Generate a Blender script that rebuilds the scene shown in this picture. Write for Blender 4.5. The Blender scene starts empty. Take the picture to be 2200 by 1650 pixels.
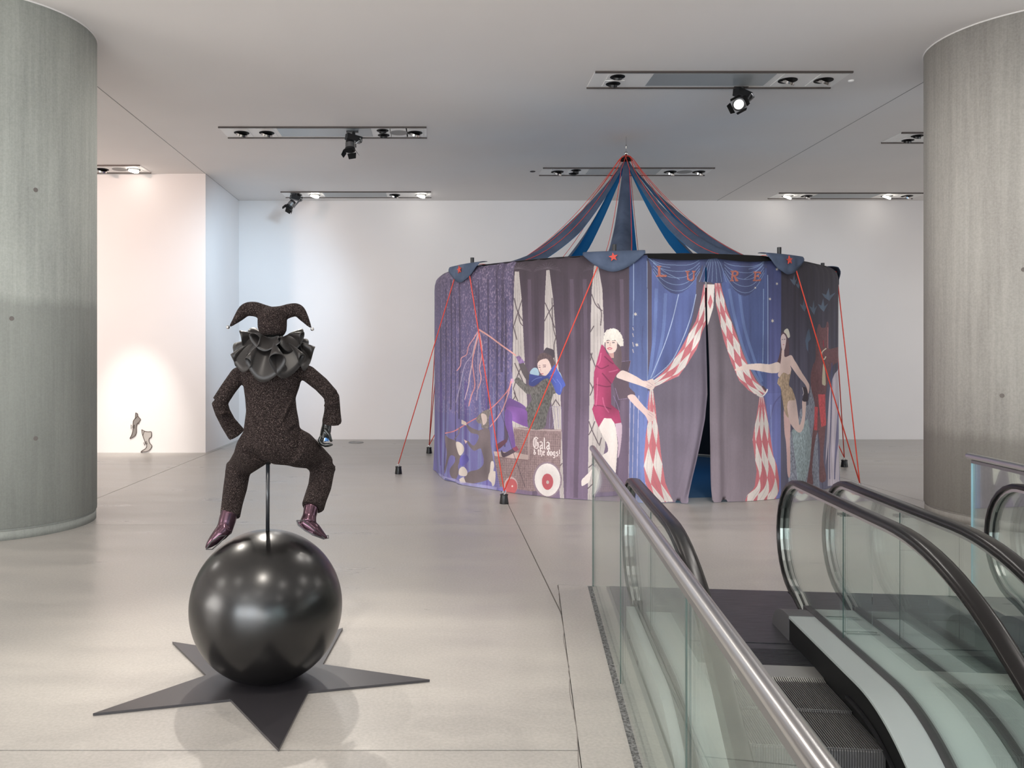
import bpy, bmesh, math, random
import numpy as np
from mathutils import Vector, Matrix

# ------------------------------------------------------------------ camera, world, lights, exposure
sc = bpy.context.scene
C = sc.collection
FPX, CX, HY, EYE = 1805.0, 941.0, 775.0, 1.7          # focal length and principal point for a 2200 x 1650 frame
cam = bpy.data.cameras.new('camera'); cam.sensor_width = 36; cam.lens = FPX / 2200 * 36
cam.shift_x = (1100 - CX) / 2200; cam.shift_y = (HY - 825) / 2200
cam.clip_end = 100; cam.clip_start = .05
co = bpy.data.objects.new('camera', cam); C.objects.link(co)
co.location = (0, 0, EYE); co.rotation_euler = (math.pi / 2, 0, 0); sc.camera = co
sc.view_settings.view_transform = 'Standard'; sc.view_settings.look = 'None'
sc.view_settings.gamma = 1; sc.view_settings.use_curve_mapping = False
sc.view_settings.exposure = 0.0
wd = bpy.data.worlds.new('world'); sc.world = wd; wd.use_nodes = True
wd.node_tree.nodes['Background'].inputs[0].default_value = (.75, .85, 1, 1)
wd.node_tree.nodes['Background'].inputs[1].default_value = .3

def area(name, loc, tgt, sx, sy, w, col=(1, 1, 1), spread=180):
    l = bpy.data.lights.new(name, 'AREA'); l.shape = 'RECTANGLE'; l.size = sx; l.size_y = sy
    l.energy = w; l.color = col; l.spread = math.radians(spread)
    o = bpy.data.objects.new(name, l); C.objects.link(o); o.location = loc
    o.rotation_euler = (Vector(tgt) - Vector(loc)).to_track_quat('-Z', 'Y').to_euler(); return o

def spot(name, loc, tgt, w, ang, blend=.5, size=.05, col=(1, .93, .84)):
    l = bpy.data.lights.new(name, 'SPOT'); l.energy = w; l.spot_size = math.radians(ang)
    l.spot_blend = blend; l.shadow_soft_size = size; l.color = col
    o = bpy.data.objects.new(name, l); C.objects.link(o); o.location = loc
    o.rotation_euler = (Vector(tgt) - Vector(loc)).to_track_quat('-Z', 'Y').to_euler(); return o

COOL = (.74, .88, 1); NEUT = (1, .95, .9)
def disk(name, x, y, r, w, col=NEUT):
    o = area(name, (x, y, 5.10), (x, y, 0), r, r, w, col); o.data.shape = 'DISK'; return o
for i, (x, y, w) in enumerate(((-4.5, 1.0, 22), (-1.2, -2.5, 24), (2.6, .5, 26), (5.8, 3.6, 40), (-4.5, -4.5, 40), (4.5, -4.5, 50), (8.6, .0, 50), (2.4, 6.6, 26), (-8.6, 2.5, 80), (-9.2, 8.5, 80), (-9.0, 12.6, 60), (11, 8, 90), (12, 13.5, 90), (-2.2, 10.2, 42), (-1.8, 14.0, 32), (3.4, 8.0, 25))):
    disk('hall_fill_%d' % (i+1), x, y, .45, w)  # added ceiling discs that brighten hall and floor, no fittings built
area('window_light', (-2, -8.7, 2.0), (0, 8, 5.0), 14, 3.4, 1850, (.96, .985, 1))
area('side_fill_1', (-12.8, 2, 2.2), (0, 5, 4.6), 8, 3.2, 800, (1, .955, .91))  # soft side lamp added as fill
area('side_fill_2', (16.8, 6, 2.2), (4, 9, 4.6), 12, 3.2, 640, (.86, .93, 1))  # second added fill lamp, likewise without a real source
spot('jester_spot_front', (-.75, 1.2, 5.05), (-.93, 4.45, 1.0), 400, 36, 1, .11)
spot('jester_spot_back', (-1.9, 8.9, 5.05), (-.85, 4.0, .2), 800, 42, .9, .05)
spot('jester_spot_right', (1.5, 8.3, 5.05), (-1.0, 4.2, .1), 330, 42, 1, .05)
spot('jester_spot_left', (-3.9, 7.4, 5.05), (-.5, 4.1, .1), 330, 42, 1, .05)
spot('shoe_spot', (-5.6, 12.7, 5.0), (-5.52, 15.54, .45), 900, 25, 1.0, .08, (1, .95, .88))
spot('peach_wash', (-7.0, 9.5, 5.05), (-6.2, 15.54, 3.4), 950, 66, 1, .3, (1, .70, .58))
spot('blue_wash', (-1.2, 13.4, 5.0), (-4.3, 17.8, 2.6), 900, 64, 1, .3, (.56, .79, 1))
spot('back_wash_1', (2.0, 13.0, 5.05), (2.4, 18.15, 2.0), 60, 80, 1, .2, (.85, .90, 1))
spot('back_wash_2', (8.5, 13.0, 5.05), (8.0, 18.15, 1.4), 130, 70, 1, .2, (.62, .80, 1))
spot('tent_front_wash', (2.4, 4.4, 5.05), (2.5, 10.1, .1), 560, 48, 1, .25, (1, .93, .92))
spot('tent_left_wash', (-3.2, 7.2, 5.05), (.6, 11.5, .1), 300, 42, 1, .25, (1, .93, .92))
spot('tent_right_wash', (7.9, 17.2, 5.05), (6.3, 14.5, .3), 160, 60, 1, .1, (1, .97, .92))
pl = bpy.data.lights.new('tent_glow', 'POINT'); pl.energy = 45; pl.color = (.03, .50, 1); pl.shadow_soft_size = .9
po = bpy.data.objects.new('tent_glow', pl); C.objects.link(po); po.location = (2.9, 12.6, 1.6)

def W(px, py, Y):
    return Vector(((px - CX) * Y / FPX, Y, EYE - (py - HY) * Y / FPX))
def WF(px, py):
    Y = FPX * EYE / (py - HY); return Vector(((px - CX) * Y / FPX, Y, 0))

# ------------------------------------------------------------------ helpers
rnd = random.Random(7)
class MB:
    def __init__(s): s.v = []; s.f = []; s.m = []; s.uv = None
    def add(s, vs, fs, mi=0):
        n = len(s.v); s.v += [tuple(p) for p in vs]; s.f += [tuple(i + n for i in f) for f in fs]; s.m += [mi] * len(fs); return s
    def box(s, a, b, mi=0, M=None):
        x0, y0, z0 = a; x1, y1, z1 = b
        vs = [Vector(p) for p in ((x0,y0,z0),(x1,y0,z0),(x1,y1,z0),(x0,y1,z0),(x0,y0,z1),(x1,y0,z1),(x1,y1,z1),(x0,y1,z1))]
        if M is not None: vs = [M @ p for p in vs]
        return s.add(vs, [(0,3,2,1),(4,5,6,7),(0,1,5,4),(1,2,6,5),(2,3,7,6),(3,0,4,7)], mi)
    def prism(s, poly, d, mi=0):
        """extrude a planar polygon (3D points) by vector d"""
        n = len(poly); d = Vector(d); vs = [Vector(p) for p in poly] + [Vector(p) + d for p in poly]
        return s.add(vs, [tuple(range(n))[::-1], tuple(range(n, 2*n))] + [(i, (i+1) % n, n+(i+1) % n, n+i) for i in range(n)], mi)
    def tube(s, pts, rad, n=10, mi=0, cap=True, up=None, closed=False):
        """rad: float, list of floats or list of (r_side, r_up)"""
        pts = [Vector(p) for p in pts]; k = len(pts)
        if not isinstance(rad, (list, tuple)): rad = [rad] * k
        rad = [(r, r) if not isinstance(r, (list, tuple)) else r for r in rad]
        T = []
        for i in range(k):
            a = pts[(i-1) % k] if closed or i > 0 else pts[i]; b = pts[(i+1) % k] if closed or i < k-1 else pts[i]
            T.append((b - a).normalized())
        U = Vector(up) if up else (Vector((0, 0, 1)) if abs(T[0].z) < .9 else Vector((0, 1, 0)))
        vs = []
        for i in range(k):
            t = T[i]; S = t.cross(U)
            if S.length < 1e-4: S = t.orthogonal()
            S.normalize(); V = S.cross(t).normalized()
            if up is None: U = V
            for j in range(n):
                a = 2*math.pi*j/n; vs.append(pts[i] + S*math.cos(a)*rad[i][0] + V*math.sin(a)*rad[i][1])
        fs = []
        for i in range(k if closed else k-1):
            for j in range(n):
                a, b = i*n+j, i*n+(j+1) % n; c, d = ((i+1) % k)*n+(j+1) % n, ((i+1) % k)*n+j; fs.append((a, b, c, d))
        if cap and not closed: fs += [tuple(range(n))[::-1], tuple(range((k-1)*n, k*n))]
        return s.add(vs, fs, mi)
    def lathe(s, prof, n=24, c=(0, 0, 0), mi=0, M=None):
        vs = []; k = len(prof)
        for r, z in prof:
            for j in range(n):
                a = 2*math.pi*j/n; p = Vector((r*math.cos(a), r*math.sin(a), z))
                vs.append((M @ p if M is not None else p) + Vector(c))
        fs = [(i*n+j, i*n+(j+1) % n, (i+1)*n+(j+1) % n, (i+1)*n+j) for i in range(k-1) for j in range(n)]
        fs += [tuple(range(n))[::-1], tuple(range((k-1)*n, k*n))]
        return s.add(vs, fs, mi)
    def grid(s, P, mi=0, closed=False):
        """P[i][j] points"""
        a, b = len(P), len(P[0]); vs = [p for r in P for p in r]
        fs = [(i*b+j, i*b+j+1, (i+1)*b+j+1, (i+1)*b+j) for i in range(a-1) for j in range(b-1)]
        if closed: fs += [((a-1)*b+j, (a-1)*b+j+1, j+1, j) for j in range(b-1)]
        return s.add(vs, fs, mi)
    def build(s, name, mat, parent=None, smooth=False, angle=None):
        off = Vector((0, 0, 0))
        p = parent
        while p is not None: off += p.location; p = p.parent
        me = bpy.data.meshes.new(name)
        me.from_pydata([Vector(p) - off for p in s.v] if off.length else s.v, [], s.f)
        mats = mat if isinstance(mat, (list, tuple)) else [mat]
        for m in mats: me.materials.append(m)
        if len(mats) > 1: me.polygons.foreach_set('material_index', s.m)
        if smooth: me.polygons.foreach_set('use_smooth', [True] * len(me.polygons))
        bm = bmesh.new(); bm.from_mesh(me)
        if not getattr(s, 'keep', False): bmesh.ops.recalc_face_normals(bm, faces=bm.faces)
        bm.to_mesh(me); bm.free()
        if angle is not None:
            me.polygons.foreach_set('use_smooth', [True] * len(me.polygons))
            try: me.set_sharp_from_angle(angle=math.radians(angle))
            except Exception: pass
        me.update()
        o = bpy.data.objects.new(name, me); C.objects.link(o)
        if parent is not None: o.parent = parent
        return o

def tag(o, label=None, cat=None, group=None, kind=None):
    if label: o['label'] = label
    if cat: o['category'] = cat
    if group: o['group'] = group
    if kind: o['kind'] = kind
    return o
def empty(name, loc=(0, 0, 0)):
    o = bpy.data.objects.new(name, None); o.empty_display_size = .1; o.location = loc; C.objects.link(o); return o
def kids(o): return [c for c in ALLKIDS(o)]
def ALLKIDS(o): return [x for x in list(C.objects) if x.parent is o]
def copy_tree(o, parent=None):
    c = o.copy(); C.objects.link(c); c.parent = parent
    for ch in ALLKIDS(o): copy_tree(ch, c)
    return c
def remesh(o, vox, it=6, smooth=.5):
    m = o.modifiers.new('r', 'REMESH'); m.mode = 'VOXEL'; m.voxel_size = vox; m.use_smooth_shade = True
    m2 = o.modifiers.new('s', 'SMOOTH'); m2.factor = smooth; m2.iterations = it
    dg = bpy.context.evaluated_depsgraph_get(); dg.update()
    me = bpy.data.meshes.new_from_object(o.evaluated_get(dg)); o.modifiers.clear()
    mats = list(o.data.materials); o.data = me; me.materials.clear()
    for x in mats: me.materials.append(x)
    me.polygons.foreach_set('use_smooth', [True] * len(me.polygons)); return o

# ------------------------------------------------------------------ materials
def srgb(r, g, b, k=1.0):
    f = lambda c: ((c/255+.055)/1.055)**2.4 if c/255 > .04045 else c/255/12.92
    return (f(r)*k, f(g)*k, f(b)*k, 1)
def mat(name, col, rough=.5, metal=0, spec=.5, emit=None, es=0, coat=0):
    m = bpy.data.materials.new(name); m.use_nodes = True; b = m.node_tree.nodes['Principled BSDF']
    b.inputs['Base Color'].default_value = col; b.inputs['Roughness'].default_value = rough
    b.inputs['Metallic'].default_value = metal; b.inputs['Specular IOR Level'].default_value = spec
    b.inputs['Coat Weight'].default_value = coat
    if emit: b.inputs['Emission Color'].default_value = emit; b.inputs['Emission Strength'].default_value = es
    m['b'] = 1
    return m
def nd(m, t, **k):
    n = m.node_tree.nodes.new(t)
    for a, v in k.items(): setattr(n, a, v)
    return n
def lk(m, a, b): m.node_tree.links.new(a, b)
def bsdf(m): return m.node_tree.nodes['Principled BSDF']
def coords(m, scale=(1, 1, 1), out='Object'):
    t = nd(m, 'ShaderNodeTexCoord'); p = nd(m, 'ShaderNodeMapping'); p.inputs['Scale'].default_value = scale
    lk(m, t.outputs[out], p.inputs[0]); return p.outputs[0]
def noise(m, vec, sc_, det=4, rough=.5):
    n = nd(m, 'ShaderNodeTexNoise'); n.inputs['Scale'].default_value = sc_; n.inputs['Detail'].default_value = det
    n.inputs['Roughness'].default_value = rough; lk(m, vec, n.inputs['Vector']); return n.outputs['Fac']
def ramp(m, fac, stops):
    r = nd(m, 'ShaderNodeValToRGB'); e = r.color_ramp.elements
    while len(e) > 1: e.remove(e[0])
    e[0].position = stops[0][0]; e[0].color = stops[0][1]
    for p, c in stops[1:]:
        x = e.new(p); x.color = c
    lk(m, fac, r.inputs[0]); return r.outputs[0]
def mix(m, fac, a, b, mode='MIX'):
    n = nd(m, 'ShaderNodeMix', data_type='RGBA', blend_type=mode)
    if isinstance(fac, float): n.inputs[0].default_value = fac
    else: lk(m, fac, n.inputs[0])
    for i, x in ((6, a), (7, b)):
        if isinstance(x, tuple): n.inputs[i].default_value = x
        else: lk(m, x, n.inputs[i])
    return n.outputs[2]
def bump(m, h, st=.3, dist=.01):
    b = nd(m, 'ShaderNodeBump'); b.inputs['Strength'].default_value = st; b.inputs['Distance'].default_value = dist
    lk(m, h, b.inputs['Height']); lk(m, b.outputs[0], bsdf(m).inputs['Normal'])
def g(v): return (v, v, v, 1)

M_wall = mat('white_wall_paint', srgb(238, 234, 232), .85, spec=.2)
lk(M_wall, ramp(M_wall, noise(M_wall, coords(M_wall), .5, 3), [(.3, srgb(236, 232, 231)), (.7, srgb(241, 237, 235))]), bsdf(M_wall).inputs[0])
M_ceil = mat('ceiling_paint', srgb(214, 210, 207), .9, spec=.15)
lk(M_ceil, ramp(M_ceil, noise(M_ceil, coords(M_ceil), .4, 3), [(.3, srgb(233, 229, 226)), (.7, srgb(239, 235, 232))]), bsdf(M_ceil).inputs[0])
M_seam = mat('ceiling_seam', srgb(150, 148, 146), .9)
M_dark = mat('joint_dark', srgb(120, 114, 110), .9)

M_floor = mat('polished_concrete', srgb(190, 184, 178), .35, spec=.45)
v = coords(M_floor, (1, 1, 1), 'Generated')
gm = nd(M_floor, 'ShaderNodeNewGeometry'); mp = nd(M_floor, 'ShaderNodeMapping'); lk(M_floor, gm.outputs['Position'], mp.inputs[0])
n1 = noise(M_floor, mp.outputs[0], .55, 6, .6)
mp2 = nd(M_floor, 'ShaderNodeMapping'); mp2.inputs['Scale'].default_value = (.5, 2.2, 1); lk(M_floor, gm.outputs['Position'], mp2.inputs[0])
n2 = noise(M_floor, mp2.outputs[0], 1.3, 8, .62)
n3 = noise(M_floor, mp.outputs[0], 60, 3, .6)
c1 = ramp(M_floor, n1, [(.3, srgb(154, 149, 143)), (.7, srgb(176, 171, 164))])
c2 = ramp(M_floor, n2, [(.32, srgb(160, 157, 154)), (.68, srgb(184, 180, 174))])
c3 = mix(M_floor, .5, c1, c2)
c4 = mix(M_floor, .10, c3, ramp(M_floor, n3, [(.35, srgb(120, 116, 112)), (.65, srgb(235, 230, 225))]))
lk(M_floor, c4, bsdf(M_floor).inputs[0])
lk(M_floor, ramp(M_floor, n2, [(.3, g(.26)), (.7, g(.40))]), bsdf(M_floor).inputs['Roughness'])
bump(M_floor, n2, .06, .01)

def concrete_col(name, a, b, line):
    m = mat(name, srgb(*a), .75, spec=.3)
    gm = nd(m, 'ShaderNodeTexCoord')
    def mp_(s):
        p = nd(m, 'ShaderNodeMapping'); p.inputs['Scale'].default_value = s; lk(m, gm.outputs['Object'], p.inputs[0]); return p.outputs[0]
    s1 = noise(m, mp_((3, 3, .10)), 1.3, 7, .65); s2 = noise(m, mp_((1.2, 1.2, .45)), 1.0, 7, .65); s3 = noise(m, mp_((9, 9, .35)), 2.0, 6, .7); s4 = noise(m, mp_((1, 1, 1)), 45, 4, .7)
    c = mix(m, .5, ramp(m, s1, [(.3, srgb(*a)), (.7, srgb(*b))]), ramp(m, s2, [(.3, srgb(a[0]-8, a[1]-6, a[2]-6)), (.62, srgb(b[0]+6, b[1]+8, b[2]+6))]))
    c = mix(m, .20, c, ramp(m, s3, [(.35, srgb(a[0]-30, a[1]-30, a[2]-30)), (.6, srgb(b[0]+14, b[1]+14, b[2]+12))]))
    c = mix(m, .08, c, ramp(m, s4, [(.4, g(.05)), (.6, g(.7))]))
    # pour line: lower lift a touch darker, cut by horizontal joint
    sep = nd(m, 'ShaderNodeSeparateXYZ'); lk(m, gm.outputs['Object'], sep.inputs[0])
    zn = nd(m, 'ShaderNodeMath', operation='MULTIPLY_ADD'); lk(m, s1, zn.inputs[0]); zn.inputs[1].default_value = .25; lk(m, sep.outputs[2], zn.inputs[2])
    r = nd(m, 'ShaderNodeMapRange'); lk(m, zn.outputs[0], r.inputs[0]); r.inputs[1].default_value = line; r.inputs[2].default_value = line+.12
    c = mix(m, r.outputs[0], mix(m, .5, c, srgb(*[int(x*.80) for x in a])), c)
    lk(m, c, bsdf(m).inputs[0]); bump(m, s3, .25, .01); return m
M_col = concrete_col('board_marked_concrete', (156, 158, 152), (184, 187, 180), 2.35)
M_col2 = concrete_col('board_marked_concrete_warm', (158, 153, 147), (184, 180, 174), 1.0)

M_black = mat('black_satin_metal', srgb(26, 26, 28), .35, spec=.5)
M_blackm = mat('black_matte', srgb(14, 14, 15), .7, spec=.3)
M_rubber = mat('handrail_rubber', srgb(24, 22, 22), .27, spec=.32)
M_ball = mat('black_lacquered_ball', srgb(16, 15, 15), .27, spec=.65)
M_star = mat('black_painted_steel', srgb(52, 50, 53), .30, spec=.7)
M_steel = mat('brushed_stainless', srgb(200, 199, 198), .28, metal=1)
M_chrome = mat('chrome', srgb(215, 212, 210), .12, metal=1)
M_alum = mat('anodised_aluminium', srgb(150, 150, 150), .4, metal=1)
M_deck = mat('pale_deck_metal', srgb(174, 180, 180), .38, metal=.0, spec=.6)
M_deckglossy = mat('pale_gloss_deck', srgb(184, 193, 190), .2, metal=0, spec=.7)
M_chan = mat('dark_glazing_channel', srgb(62, 60, 62), .45, spec=.5)
M_cap = mat('grey_end_cap', srgb(92, 90, 93), .45)
M_plate = mat('dark_landing_plate', srgb(84, 82, 88), .36, metal=.6)
pv = coords(M_plate, (1, 14, 1)); pn = noise(M_plate, pv, 5, 6, .7)
lk(M_plate, ramp(M_plate, pn, [(.3, srgb(62, 62, 65)), (.7, srgb(100, 100, 104))]), bsdf(M_plate).inputs[0]); bump(M_plate, pn, .1, .003)
M_comb = mat('comb_plate_metal', srgb(188, 186, 182), .35, metal=.8)
M_stepm = mat('escalator_step_metal', srgb(132, 130, 130), .4, metal=.75)
M_groove = mat('sealant_grey', srgb(92, 92, 92), .9)
gv = noise(M_groove, coords(M_groove), 60, 5, .7); lk(M_groove, ramp(M_groove, gv, [(.35, srgb(50, 50, 50)), (.65, srgb(150, 150, 150))]), bsdf(M_groove).inputs[0]); bump(M_groove, gv, .8, .02)

def glass(name, tint, refl=.9):
    m = bpy.data.materials.new(name); m.use_nodes = True; nt = m.node_tree; nt.nodes.clear()
    out = nt.nodes.new('ShaderNodeOutputMaterial'); t = nt.nodes.new('ShaderNodeBsdfTransparent'); t.inputs[0].default_value = tint
    gl = nt.nodes.new('ShaderNodeBsdfGlossy'); gl.inputs['Roughness'].default_value = .015; gl.inputs[0].default_value = (.92, 1, .97, 1)
    fr = nt.nodes.new('ShaderNodeFresnel'); fr.inputs[0].default_value = 1.45
    mu = nt.nodes.new('ShaderNodeMath'); mu.operation = 'MULTIPLY'; mu.inputs[1].default_value = refl
    mx = nt.nodes.new('ShaderNodeMixShader'); nt.links.new(fr.outputs[0], mu.inputs[0]); nt.links.new(mu.outputs[0], mx.inputs[0])
    nt.links.new(t.outputs[0], mx.inputs[1]); nt.links.new(gl.outputs[0], mx.inputs[2]); nt.links.new(mx.outputs[0], out.inputs[0]); return m
M_glass = glass('clear_glass', (.975, .99, .982, 1), .42)
M_gedge = mat('glass_edge', srgb(60, 84, 82), .15, spec=.7)
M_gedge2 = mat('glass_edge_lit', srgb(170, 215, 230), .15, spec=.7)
M_acryl = glass('clear_acrylic', (.97, .98, .98, 1), 1.0)

# boucle
M_boucle = mat('dark_boucle_fabric', srgb(52, 44, 42), .95, spec=.1)
bv = coords(M_boucle)
vo = nd(M_boucle, 'ShaderNodeTexVoronoi'); vo.inputs['Scale'].default_value = 190; lk(M_boucle, bv, vo.inputs['Vector'])
bn = noise(M_boucle, bv, 160, 4, .7)
cc = ramp(M_boucle, bn, [(.40, srgb(24, 19, 19)), (.55, srgb(54, 44, 43)), (.62, srgb(84, 71, 68)), (.70, srgb(178, 158, 150))])
bn2 = noise(M_boucle, bv, 330, 2, .6)
cc = mix(M_boucle, .45, cc, ramp(M_boucle, bn2, [(.46, srgb(22, 18, 18)), (.60, srgb(60, 51, 49)), (.70, srgb(205, 186, 178))]))
lk(M_boucle, cc, bsdf(M_boucle).inputs[0]); bump(M_boucle, bn, 1, .012)
M_satin = mat('black_satin_ruffle', srgb(25, 21, 20), .42, spec=.4)
bsdf(M_satin).inputs['Sheen Weight'].default_value = .12
M_boot = mat('violet_metallic_leather', srgb(84, 62, 72), .22, metal=.85)
M_hand = mat('black_gloss_mannequin', srgb(22, 23, 22), .22, spec=.5)
M_pole = mat('pole_paint', srgb(40, 42, 46), .3, spec=.6)

# ------------------------------------------------------------------ shell
def struct(mb, name, m, parent=None, label=None, smooth=False):
    o = mb.build(name, m, parent, smooth)
    if parent is None: tag(o, label, None, None, 'structure')
    return o
ZC = 5.16; XL, XR, YB, YF = -13.0, 17.0, 18.15, -9.0; XA, YP = -4.30, 15.54
b = MB(); b.box((XL, YF, ZC), (XR, YB+.3, ZC+.2)); ceil = struct(b, 'ceiling', M_ceil, None, 'white plastered ceiling with recessed light troughs')
for x in (-4.30, 6.03):
    b = MB(); b.box((x-.006, YF, ZC-.0015), (x+.006, YB-.002 if x > 0 else YB-.002, ZC+.01)); b.build('joint', M_seam, ceil)
b = MB(); b.box((XA, YB, 0), (XR, YB+.2, ZC)); struct(b, 'wall_back', M_wall, None, 'white back wall behind the tent')
b = MB(); b.box((XL, YP, 0), (XA, YB+.2, ZC)); struct(b, 'wall_left', M_wall, None, 'white wall block at left, washed with peach light, two drawn boots on it')
b = MB(); b.box((XL-.2, YF, 0), (XL, YB, ZC)); struct(b, 'wall_far_left', M_wall, None, 'white side wall outside the view at left')
b = MB(); b.box((XR, YF, 0), (XR+.2, YB, ZC)); struct(b, 'wall_right', M_wall, None, 'white side wall outside the view at right')
# rear wall with three daylight windows (behind the camera, seen only as reflections)
M_rear = mat('grey_rear_wall', srgb(120, 116, 112), .9)
M_day = mat('daylight_pane', srgb(150, 190, 220), .3, emit=srgb(150, 200, 240), es=2.2)
wins = [(-9.5, -7.0), (-4.5, -2.6), (1.6, 3.2), (5.5, 7.8)]
b = MB(); x0 = XL
for a_, b_ in wins:
    b.box((x0, YF-.2, 0), (a_, YF, ZC)); b.box((a_, YF-.2, 0), (b_, YF, 1.0)); b.box((a_, YF-.2, 3.2), (b_, YF, ZC)); x0 = b_
b.box((x0, YF-.2, 0), (XR, YF, ZC)); struct(b, 'wall_rear', M_rear, None, 'grey wall behind the viewer with windows')
for i, (a_, b_) in enumerate(wins):
    b = MB(); b.box((a_, YF-.12, 1.0), (b_, YF-.10, 3.2)); struct(b, 'window_%d' % (i+1), M_day, None, 'bright daylight window behind the viewer')

# floor: slabs on a 5.04 m grid, with the escalator surround cut out as a rotated rectangle
ANG = math.radians(6.2); CA, SA = math.cos(ANG), math.sin(ANG)
def E(v, t, z=0): return Vector((v*CA + t*SA, -v*SA + t*CA, z))
def vt(p): return (p[0]*CA - p[1]*SA, p[0]*SA + p[1]*CA)
V0, V1, T1, T0 = .215, 3.55, 6.44, -4.0
def cut(poly, f):
    i_, o_ = [], []; n = len(poly)
    for k in range(n):
        p, q = poly[k], poly[(k+1) % n]; a, c = f(p), f(q)
        if a >= 0: i_.append(p)
        else: o_.append(p)
        if (a >= 0) != (c >= 0):
            s = a/(a-c); x = (p[0]+(q[0]-p[0])*s, p[1]+(q[1]-p[1])*s); i_.append(x); o_.append(x)
    return i_, o_
HP = [lambda p: vt(p)[0]-V0, lambda p: V1-vt(p)[0], lambda p: T1-vt(p)[1], lambda p: vt(p)[1]-T0]
gx = [XL, -9.25, -4.21, .83, 5.87, 10.91, XR]; gy = [YF, -6.47, -1.4, 3.666, 8.70, 13.80, YB]
floor = empty('floor'); tag(floor, 'polished grey concrete floor slabs with thin joints', None, None, 'structure')
G = .005
for i in range(len(gx)-1):
    for j in range(len(gy)-1):
        cell = [(gx[i]+G, gy[j]+G), (gx[i+1]-G, gy[j]+G), (gx[i+1]-G, gy[j+1]-G), (gx[i]+G, gy[j+1]-G)]
        pieces = []; rest = cell
        for f in HP:
            rest, out = cut(rest, f)
            if len(out) > 2: pieces.append(out)
            if len(rest) < 3: break
        b = MB()
        for p in pieces: b.prism([(x, y, -.1) for x, y in p], (0, 0, .1))
        if b.v: b.build('slab', M_floor, floor)
b = MB()   # joint filler just below the slab tops, and the surround slab of the escalator well
base = [(XL, YF), (XR, YF), (XR, YB), (XL, YB)]; rest = base
for f in HP:
    rest, out = cut(rest, f)
    if len(out) > 2: b.prism([(x, y, -.14) for x, y in out], (0, 0, .135))
b.build('joint_filler', M_dark, floor)
def Ebox(mb, v0, v1, t0, t1, z0, z1, mi=0):
    return mb.prism([E(v0, t0, z0), E(v1, t0, z0), E(v1, t1, z0), E(v0, t1, z0)], (0, 0, z1-z0), mi)
b = MB(); Ebox(b, V0+.004, .438, T0, T1-.005, -.1, -.0005); Ebox(b, .472, .575, T0, T1-.005, -.1, -.0005); b.build('slab', M_floor, floor)
b = MB(); Ebox(b, .575, .60, T0, T1-.005, -.3, -.002); b.build('edge_strip', M_alum, floor)
b = MB(); Ebox(b, 3.158, V1-.004, T0, T1-.005, -.1, -.0005); b.build('slab', M_floor, floor)
b = MB(); Ebox(b, .438, .472, T0, T1-.005, -.1, -.002); b.build('sealant_joint', M_groove, floor)
b = MB(); Ebox(b, .50, .60, T0, T1, -4.5, -.3); Ebox(b, 3.22, 3.3, T0, T1, -4.5, -.1); Ebox(b, .5, 3.3, T1-.05, T1, -4.5, -.1); Ebox(b, .5, 3.3, T0-.1, T0, -4.5, -.1); Ebox(b, .5, 3.3, T0, T1, -4.6, -4.5)
struct(b, 'wall_well', M_rear, None, 'dark lining of the escalator well')

# concrete columns
def column(name, cx, cy, m, label):
    r = 1.035; b = MB(); prof = [(r-.008, 0), (r-.008, .085), (r-.02, .09), (r-.02, .105), (r, .11), (r, ZC)]
    b.lathe(prof, 128, (0, 0, 0)); o = b.build(name, m, None, True, None)
    o.location = (cx, cy, 0); me = o.data; me.polygons.foreach_set('use_smooth', [abs(p.normal.z) < .3 for p in me.polygons])
    tag(o, label, None, None, 'structure')
    c = MB(); c.tube([(r*1.0*math.cos(a)*1.004+cx, r*math.sin(a)*1.004+cy, ZC-.006) for a in [2*math.pi*k/96 for k in range(96)]], .008, 6, closed=True)
    t = c.build('ceiling_bead', M_ceil, o)
    h = MB()
    for (an, z) in [(-40, 3.35), (-52, 2.1), (-40, .95), (-75, 1.6), (-130, 2.6), (-140, 1.35), (-120, 3.4), (-128, .8)]:
        a = math.radians(an); R_ = Matrix.Rotation(a, 4, 'Z') @ Matrix.Rotation(math.pi/2, 4, 'Y')
        h.lathe([(.022, r-.03), (.022, r+.0015), (.018, r+.002), (.001, r+.002)], 16, (cx, cy, z), M=R_)
    h.build('form_tie_plug', M_dark, o)
    return o
column('column', -4.679, 8.78, M_col, 'grey-green board-marked round concrete column at left edge')
column('column', 6.445, 9.084, M_col2, 'brownish grey round concrete column behind the escalators at right')

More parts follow.
